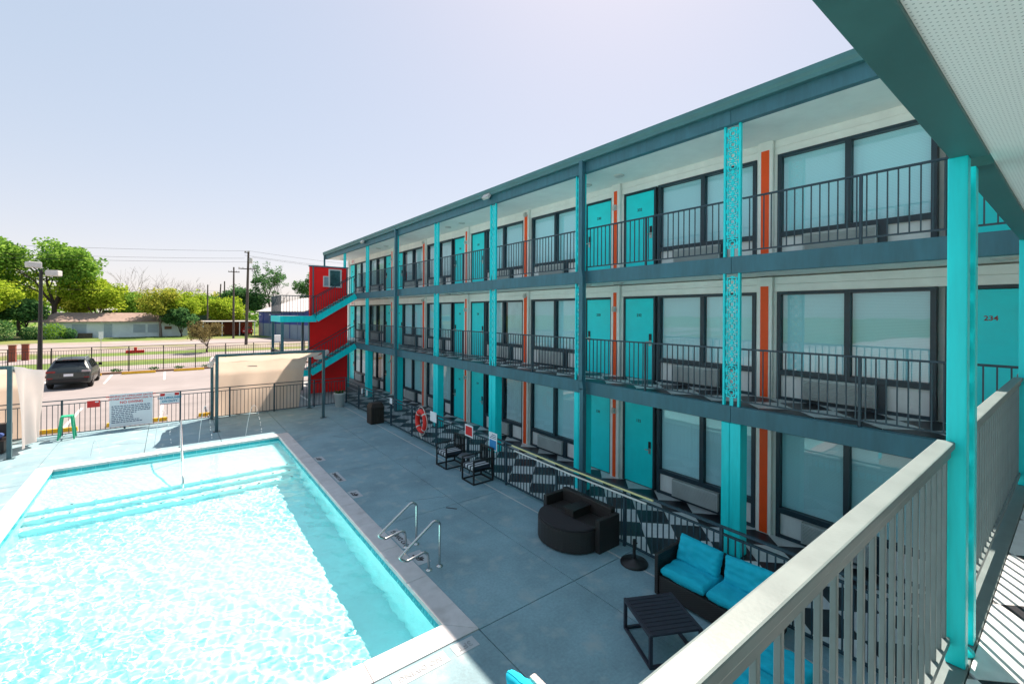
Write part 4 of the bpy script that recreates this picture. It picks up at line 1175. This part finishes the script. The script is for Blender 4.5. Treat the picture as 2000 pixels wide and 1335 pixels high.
# kerb-side shrubs
def leafcloud(g, c, rad, n, ls, rng, flat=.6, shell=.35):
    for k in range(n):
        while True:
            p = Vector((rng.uniform(-1, 1), rng.uniform(-1, 1), rng.uniform(-1, 1)))
            if shell * rng.random() < p.length < 1: break
        p = Vector((c[0] + p.x * rad[0], c[1] + p.y * rad[1], c[2] + p.z * rad[2]))
        a = Vector((rng.uniform(-1, 1), rng.uniform(-1, 1), rng.uniform(-flat, flat))).normalized()
        b = a.cross(Vector((rng.uniform(-1, 1), rng.uniform(-1, 1), rng.uniform(-.2, 1)))).normalized()
        s = ls * rng.uniform(.6, 1.3); a *= s; b *= s * .55
        n0 = len(g.v)
        g.v += [tuple(p - a), tuple(p + b), tuple(p + a), tuple(p - b)]
        g.f.append((n0, n0 + 1, n0 + 2, n0 + 3)); g.smooth.append(False)
gA = leafmat('leaf_fresh', (.16, .29, .02), (.52, .64, .07))
gB = leafmat('leaf_mid', (.09, .24, .035), (.33, .53, .09))
gC = leafmat('leaf_dark', (.035, .13, .05), (.16, .32, .11))
gY = leafmat('leaf_yellow', (.17, .24, .03), (.50, .50, .08))
gBr = leafmat('leaf_brown', (.12, .10, .04), (.26, .22, .10))
rk = random.Random(9)
for x in (-12.6, -7.7, -6.2, -3.0, -.9, .6, 2.3, 5.1, 7.4):
    g = G(); leafcloud(g, (x, 42.35, .12), (.35, .18, .12), 90, .06, rk)
    o = g.obj('low_shrub', gC, fix=False); tag(o, 'low dark weed tuft at the foot of the tall iron fence', 'shrub', 'weed tufts along the iron fence')

# ================================================================== TREES
def limb(g, p, d, L, r, depth, rng, tips, spread=.6, minr=.02):
    pts = [p]; rr = [r]; q = p.copy(); dd = d.copy(); n = 4
    for i in range(n):
        dd = (dd + Vector((rng.uniform(-.16, .16), rng.uniform(-.16, .16), rng.uniform(-.04, .12)))).normalized()
        q = q + dd * (L / n); pts.append(q.copy()); rr.append(r * (1 - .42 * (i + 1) / n))
    g.tube(pts, rr, 6 if r > .06 else 4)
    if depth == 0:
        tips.append((q, dd)); return
    k = 3 if depth > 1 else rng.choice((2, 3))
    for j in range(k):
        a = rng.uniform(0, 6.28); sd = dd.orthogonal().normalized(); sd = (Matrix.Rotation(a + j * 2.1, 3, dd) @ sd)
        nd = (dd + sd * rng.uniform(spread * .6, spread * 1.4)).normalized()
        i0 = rng.randint(2, n)
        limb(g, pts[i0], nd, L * rng.uniform(.6, .8), max(minr, rr[i0] * .66), depth - 1, rng, tips, spread, minr)
    tips.append((q, dd))
def tree(name, label, x, y, h, rad, leaf, seed, cat='tree', group=None, depth=3, cl=26, ls=.28, clump=1.2, trunkh=.28, dens=1.0, bk=bark, z0=-.06, spread=.65, tr=.022):
    rng = random.Random(seed)
    t = thing(name, label, cat, (x, y, z0), group=group)
    g = G(); tips = []
    th = h * trunkh
    base = Vector((x, y, z0)); r0 = h * tr
    g.tube([base, base + Vector((rng.uniform(-.1, .1), rng.uniform(-.1, .1), th * .5)), base + Vector((rng.uniform(-.2, .2), rng.uniform(-.2, .2), th))], [r0 * 1.3, r0, r0 * .85], 8)
    top = base + Vector((0, 0, th * .95))
    for j in range(5):
        a = j * 6.28 / 5 + rng.uniform(-.4, .4); tilt = rng.uniform(.25, .95) * rad / (h - th) * 1.5
        if j == 0: tilt = .1
        d = Vector((math.cos(a) * tilt, math.sin(a) * tilt, 1)).normalized()
        limb(g, top, d, (h - th) * rng.uniform(.36, .48), r0 * .6, depth - 1, rng, tips, spread)
    g.obj('trunk', bk, t)
    if leaf:
        lg = G()
        for q, d in tips:
            # keep the clump inside the crown envelope
            hx = math.hypot(q.x - x, q.y - y)
            if hx > rad * 1.05: q = Vector((x + (q.x - x) * rad / hx, y + (q.y - y) * rad / hx, q.z))
            if rng.random() > dens: continue
            s = clump * rng.uniform(.6, 1.25)
            leafcloud(lg, q + Vector((0, 0, s * .1)), (s, s, s * .72), int(cl * rng.uniform(.6, 1.4)), ls, rng)
        lg.obj('crown', leaf, t, fix=False)
    return t
tree('pecan_tree', 'tallest green tree with an open spreading crown behind the white house', -15.3, 106, 17.2, 7.5, gB, 3, depth=4, cl=80, ls=.27, clump=1.7, dens=.95, trunkh=.32)
tree('pecan_tree', 'tall green tree standing next to the tallest spreading tree', -24.5, 108, 16.5, 6.5, gB, 8, depth=4, cl=80, ls=.27, clump=1.6, dens=.9)
tree('broadleaf_tree', 'bright yellow green tree at the end of the white house closest to the light pole', -20.5, 96, 9.6, 5.0, gA, 21, depth=3, cl=190, ls=.22, clump=1.7)
tree('broadleaf_tree', 'dark green low tree behind the parking light pole', -17.5, 100, 6.5, 4.2, gC, 25, depth=3, cl=170, ls=.22, clump=1.5)
tree('broadleaf_tree', 'bright green round tree rising over the brown roof of the house', -10.0, 107, 11.0, 4.9, gA, 31, depth=3, cl=190, ls=.23, clump=1.75)
tree('broadleaf_tree', 'yellow leaved tree in front of the white house wall on its carport side', -1.2, 98.5, 8.6, 4.6, gY, 41, depth=3, cl=95, ls=.20, clump=1.4, bk=palebark)
tree('broadleaf_tree', 'mixed green tree leaning over the carport end of the white house', 2.0, 100, 7.6, 4.2, gA, 47, depth=3, cl=120, ls=.20, clump=1.3, bk=palebark)
tree('evergreen_shrub', 'dark ivy covered stump tree against the carport end of the white house', 1.6, 97, 5.0, 2.0, gC, 52, depth=3, cl=120, ls=.18, clump=.9, trunkh=.1)
tree('broadleaf_tree', 'green tree behind the crossing of the utility poles', 7.0, 112, 8.2, 3.6, gB, 55, depth=3, cl=130, ls=.21, clump=1.4)
tree('broadleaf_tree', 'dense dark green tree beside the blue metal building', 12.6, 112, 10.5, 4.8, gC, 61, depth=3, cl=200, ls=.23, clump=1.7)
tree('sparse_tree', 'tall thin feathery tree rising behind the blue metal building', 18.0, 112, 14.6, 3.4, gC, 67, depth=4, cl=22, ls=.20, clump=.75, dens=.8, spread=.4, trunkh=.35, tr=.014)
tree('sparse_tree', 'tall thin tree half hidden by the red stair wall', 25.6, 112, 13.6, 2.6, gC, 71, depth=4, cl=26, ls=.20, clump=.8, dens=.85, spread=.4, trunkh=.3, tr=.014)
tree('broadleaf_tree', 'yellow green tree behind the leaning utility poles', 10.2, 128, 9.5, 3.4, gY, 73, depth=3, cl=120, ls=.22, clump=1.4)
for k, (x, y, h, rd, m_, lab) in enumerate(((-20.5, 112, 12.5, 5.0, gA, 'fresh green tree between the two tallest trees'), (-13.2, 113, 9.6, 4.6, gY, 'yellow green tree below the crown of the tallest tree'), (-6.0, 114, 8.6, 4.2, gB, 'mid green tree behind the middle of the brown roof'),
        (3.6, 110, 9.0, 4.4, gA, 'fresh green tree behind the yellow leaved tree'), (-1.8, 116, 8.2, 4.2, gB, 'green tree behind the pale warehouse gap'), (-24.0, 98, 8.0, 4.4, gB, 'mid green bushy tree at the edge of the lawn beside the second tallest tree'), (8.6, 104, 6.6, 3.2, gA, 'fresh green tree behind the flat white carport'))):
    tree('broadleaf_tree', lab, x, y, h, rd, m_, 140 + k, depth=3, cl=170, ls=.22, clump=1.7, trunkh=.2)
for k, (x, y, h) in enumerate(((-6.5, 128, 14.8), (-2.2, 132, 13.2), (2.0, 130, 12.6), (5.8, 134, 12.0), (22, 125, 9.5))):
    tree('bare_tree', 'leafless pale grey tree standing behind the green trees', x, y, h, 4.0, None, 80 + k, group='bare trees behind the house', depth=4, bk=palebark, spread=.55, tr=.013)
tree('crape_myrtle', 'small wide thin leaved tree growing just beyond the iron fence', 3.25, 58, 3.5, 2.5, gBr, 91, depth=4, cl=26, ls=.075, clump=.42, trunkh=.18, spread=.7, tr=.022)
g = G(); rk = random.Random(13)
for k in range(44):
    x = -60 + k * 3.1 + rk.uniform(-1, 1); hh = rk.uniform(2.2, 3.8)
    leafcloud(g, (x, 150 + rk.uniform(-6, 6), hh * .9), (2.6, 2.0, hh), 170, .5, rk)
tag(g.obj('distant_trees', gB, fix=False), 'far low band of green trees along the horizon', 'trees', kind='stuff')
for k, (x, y, s, m_) in enumerate(((-14.2, 97.5, 1.5, gB), (-12.6, 97.8, 1.0, gC), (-19.5, 95, 1.9, gC), (-22.5, 95, 2.1, gC), (-16.5, 97.0, 1.2, gC), (4.6, 96.5, 1.2, gY))):
    g = G(); leafcloud(g, (x, y, s * .75), (s * 1.1, s * .9, s * .9), int(900 * s), .13, rk)
    lab = ('leafy green bush at the house corner beside the light pole', 'small dark bush against the white house wall', 'dark bush below the bright yellow green tree', 'dark bush at the edge of the lawn below the second tallest tree',
           'low dark bush between the light pole and the house', 'yellow green bush beside the ivy covered stump')[k]
    tag(g.obj('bush', m_, fix=False), lab, 'bush')
# grass blades near the fence are left to the ground material; hydrant-like red marker and sign post
t = thing('sign_post', 'small white sign on a thin post beyond the iron fence', 'sign', (-4.68, 52, 0))
G().tube([(-4.68, 52, -.06), (-4.68, 52, 2.3)], .03, 8).obj('post', steel, t)
G().box(-4.83, -4.53, 51.96, 51.975, 1.95, 2.55).obj('board', signw, t)
t = thing('traffic_barrier', 'small red barricade lying beside the street', 'barricade', (-2.85, 61.2, 0))
G().box(-3.6, -2.1, 61.1, 61.3, -.06, .25).obj('beam', signr, t, bevel=.03)
G().box(-2.95, -2.7, 61.05, 61.35, .251, .55).obj('foot', signr, t, bevel=.03)
for k, x in enumerate((-10.6, -10.05)):
    t = thing('gate_pillar', 'red brick gate pillar beyond the iron fence', 'pillar', (x, 56 + k * 1.2, 0), group='brick gate pillars')
    for c in range(9):
        for s in range(2):
            w = .21; x0 = x - .215 + s * .215; zz = -.05 + c * .155
            off = .0
            G().box(x0, x0 + .21, 55.8 + k * 1.2, 56.2 + k * 1.2, zz, zz + .145).obj('brick', brick, t)
    G().box(x - .25, x + .25, 55.75 + k * 1.2, 56.25 + k * 1.2, 1.345, 1.42).obj('cap', kerbm, t, bevel=.01)
# ================================================================== UTILITY POLES AND WIRES
def upole(x, y, h, label, arms=(), r=.16, lean=0):
    t = thing('utility_pole', label, 'utility pole', (x, y, -.06))
    G().tube([(x, y, -.06), (x + lean * .5, y, h * .5), (x + lean, y, h)], [r * 1.15, r, r * .75], 10).obj('pole', woodpole, t)
    for z, w in arms:
        G().box(x - w, x + w, y - .22, y - .12, z - .06, z + .06).obj('crossarm', woodpole, t)
        for dx in (-w + .08, -w * .45, w * .45, w - .08): G().lathe([(.03, 0), (.06, .05), (.03, .16)], 8, (x + dx, y - .17, z + .06)).obj('insulator', light_head, t)
    return t
t = upole(8.15, 69, 12.5, 'tallest wooden utility pole with crossarm beside the blue building', ((10.1, .95), (12.3, .28)), .17, .22)
G().lathe([(.2, 0), (.22, .1), (.22, .62), (.18, .7)], 12, (8.62, 68.8, 10.9)).obj('transformer', light_head, t)
upole(8.35, 86, 11.7, 'second wooden utility pole behind the tallest pole, with a small crossarm', ((10.9, .8),), .15)
upole(9.05, 110, 10.7, 'bare dark utility pole standing upright behind the leaning pole', (), .15)
upole(7.9, 110, 10.1, 'leaning dark utility pole behind the small wide tree', (), .15, .5)
upole(5.65, 101, 9.4, 'thin utility pole among the trees between white house and carport', (), .13)
def wire(p, q, sag, label, r=.016):
    p, q = Vector(p), Vector(q)
    pts = [p.lerp(q, f) - Vector((0, 0, sag * 4 * f * (1 - f))) for f in [i / 24 for i in range(25)]]
    tag(G().tube(pts, r, 4).obj('power_line', wirem), label, 'power line')
wire((8.4, 69, 12.55), (-50, 69, 11.2), .9, 'topmost power line running over the house from the tallest pole')
wire((7.9, 68.8, 12.45 - .95), (-50, 68.8, 10.4), .9, 'middle power line running over the house from the tallest pole')
wire((8.8, 68.8, 11.1), (-50, 68.6, 10.0), .9, 'lowest power line running over the house from the tallest pole')
wire((8.4, 69, 12.55), (60, 69, 12.3), 1.0, 'topmost power line running behind the red stair wall')
wire((7.9, 68.8, 11.9), (60, 68.8, 11.6), 1.0, 'middle power line running behind the red stair wall')
wire((8.8, 68.8, 11.7), (60, 68.6, 11.2), 1.0, 'lowest power line running behind the red stair wall')
wire((8.35, 86, 7.8), (-50, 92, 7.9), .5, 'low power line crossing in front of the bare trees')
# ================================================================== BACKGROUND BUILDINGS
t = thing('house', 'long white single storey house with a low brown roof behind the street', 'house', (-7.5, 102, 0))
G().box(-15.6, 2.6, 99.6, 106, -.06, 2.62).obj('wall', housew, t)
G().add([(-17.2, 98.9, 2.62), (3.0, 98.9, 2.62), (3.0, 106.6, 2.62), (-17.2, 106.6, 2.62), (-14.6, 102.7, 4.05), (.4, 102.7, 4.05), (-17.2, 98.9, 2.50), (3.0, 98.9, 2.50), (3.0, 106.6, 2.50), (-17.2, 106.6, 2.50)],
        [(0, 1, 5, 4), (1, 2, 5), (2, 3, 4, 5), (3, 0, 4), (6, 9, 8, 7), (0, 6, 7, 1), (1, 7, 8, 2), (2, 8, 9, 3), (3, 9, 6, 0)]).obj('roof', roofb, t)
boardb = M('boarded_opening', (.36, .46, .52), .7, var=.1)
for x, w, z0, z1 in ((-12.4, 1.7, .1, 2.2), (-8.6, 1.0, .0, 2.2), (-4.9, 1.6, .7, 2.1), (-3.0, 1.4, .7, 2.1)):
    f_ = G().box(x - .08, x + w + .08, 99.53, 99.60, z0 - .08, z1 + .08).obj('window_frame', housew, t)
    G().box(x, x + w, 99.50, 99.528, z0, z1).obj('boarded_panel', boardb, f_)
G().box(-.7, .3, 99.52, 99.6, 1.2, 1.7).obj('vent', kerbm, t)
o = G().box(-11.6, -9.9, 98.3, 98.9, -.06, .75).obj('planter_box', woodpole, bevel=.04); tag(o, 'weathered wooden crate on the lawn against the white house', 'crate')
t = thing('warehouse', 'low warehouse with a pale metal roof behind the brown house roof', 'building', (2, 128, 0))
G().box(-11, 14, 124, 136, -.06, 4.6).obj('wall', darkgreen, t)
G().add([(-11.5, 123.4, 4.6), (14.5, 123.4, 4.6), (14.5, 130, 6.0), (-11.5, 130, 6.0), (14.5, 136.6, 4.6), (-11.5, 136.6, 4.6), (-11.5, 123.4, 4.45), (14.5, 123.4, 4.45), (14.5, 136.6, 4.45), (-11.5, 136.6, 4.45)],
        [(0, 1, 2, 3), (3, 2, 4, 5), (6, 9, 8, 7), (0, 6, 7, 1), (4, 8, 9, 5), (1, 7, 8, 4, 2), (5, 9, 6, 0, 3)]).obj('roof', roofw, t)
# blue metal building: long wall runs from A to B
A_, B_ = Vector((13.4, 96, 0)), Vector((16.7, 74.5, 0)); dr = (B_ - A_).normalized(); nr = Vector((-dr.y, dr.x, 0)); nr = nr if nr.x > 0 else -nr
t = thing('metal_building', 'blue and grey metal building with a white gable roof behind the red staircase', 'building', tuple((A_ + B_) / 2))
C_, D_ = B_ + nr * 16, A_ + nr * 16
def poly(g, P4, z0, z1, inset=0):
    g.hexa([(p.x, p.y, z0) for p in P4], [(p.x, p.y, z1) for p in P4])
P4 = [B_, C_, D_, A_]
poly(g_ := G(), P4, -.06, 2.3); g_.obj('lower_wall', greys, t)
poly(g_ := G(), P4, 2.3, 4.5); g_.obj('upper_wall', bluem, t)
mB, mA = (B_ + C_) / 2, (A_ + D_) / 2
def up3(p, z): return (p.x, p.y, z)
ea = nr * -.35; eb = dr * .35
G().add([up3(A_ + ea - eb, 4.5), up3(B_ + ea + eb, 4.5), up3(mB + eb, 7.2), up3(mA - eb, 7.2), up3(C_ - ea + eb, 4.5), up3(D_ - ea - eb, 4.5), up3(A_ + ea - eb, 4.38), up3(B_ + ea + eb, 4.38), up3(mB + eb, 7.08), up3(mA - eb, 7.08), up3(C_ - ea + eb, 4.38), up3(D_ - ea - eb, 4.38)],
        [(0, 1, 2, 3), (3, 2, 4, 5), (6, 9, 8, 7), (9, 11, 10, 8), (0, 6, 7, 1), (4, 10, 11, 5), (1, 7, 8, 2), (2, 8, 10, 4), (3, 9, 6, 0), (5, 11, 9, 3)]).obj('roof', roofw, t)
G().add([up3(B_ + dr * .01, 4.5), up3(C_ + dr * .01, 4.5), up3(mB + dr * .01, 7.08), up3(B_ - dr * .1, 4.5), up3(C_ - dr * .1, 4.5), up3(mB - dr * .1, 7.08)], [(0, 1, 2), (5, 4, 3), (0, 3, 4, 1), (1, 4, 5, 2), (2, 5, 3, 0)]).obj('gable', bluem, t)
for k in range(6):
    p = A_ + (B_ - A_) * (.12 + .15 * k) - nr * .03
    G().bar(up3(p, -.06), up3(p, 4.38), .10, .05, tuple(dr)).obj('downspout', greys if k % 2 else bluem, t)
for k in (.06, .30):
    p = A_ + (B_ - A_) * k - nr * .12
    G().box(p.x - .15, p.x + .12, p.y - .15, p.y + .15, 3.75, 3.95).obj('wall_lamp', signw, t)
t = thing('carport', 'flat white roofed carport on thin posts behind the utility poles', 'carport', (9, 97, 0))
G().box(4.5, 13.0, 95, 101, 2.5, 2.66).obj('roof', roofw, t)
for x in (4.7, 7.5, 10.2, 12.6): G().box(x - .06, x + .06, 95.1, 95.22, -.06, 2.5).obj('post', signw, t)
G().box(4.5, 13.0, 101, 101.2, -.06, 2.5).obj('back_wall', brick, t)
t = thing('pickup_truck', 'red pickup truck parked under the white carport', 'truck', (11.6, 97, 0))
G().prism([(10.75, .4), (12.45, .4), (12.5, 1.05), (12.3, 1.15), (12.05, 1.75), (11.15, 1.75), (10.9, 1.15), (10.7, 1.05)], 'y', 96.0, 98.0).box(10.75, 12.45, 98.0, 100.6, .45, 1.1).obj('body', truckr, t, bevel=.06)
G().prism([(11.0, 1.18), (12.2, 1.18), (12.0, 1.68), (11.2, 1.68)], 'y', 95.985, 95.999).obj('windscreen', carg, t)
for x in (10.95, 12.25): 
    for y in (96.4, 99.6): G().lathe([(.36, -.1), (.36, .1)], 16).obj('wheel', tyre, t, (x, y, .32)).rotation_euler = (0, R(90), 0)
G().box(10.85, 11.1, 95.96, 95.998, .7, .85).box(12.1, 12.35, 95.96, 95.998, .7, .85).obj('headlight', signw, t)
# white utility box beside the blue building
tag(G().box(12.0, 12.9, 71.6, 72.3, -.06, 1.0).obj('utility_cabinet', signw, bevel=.04), 'small white cabinet on the grass before the blue building', 'cabinet')
print('objects', len(bpy.data.objects))
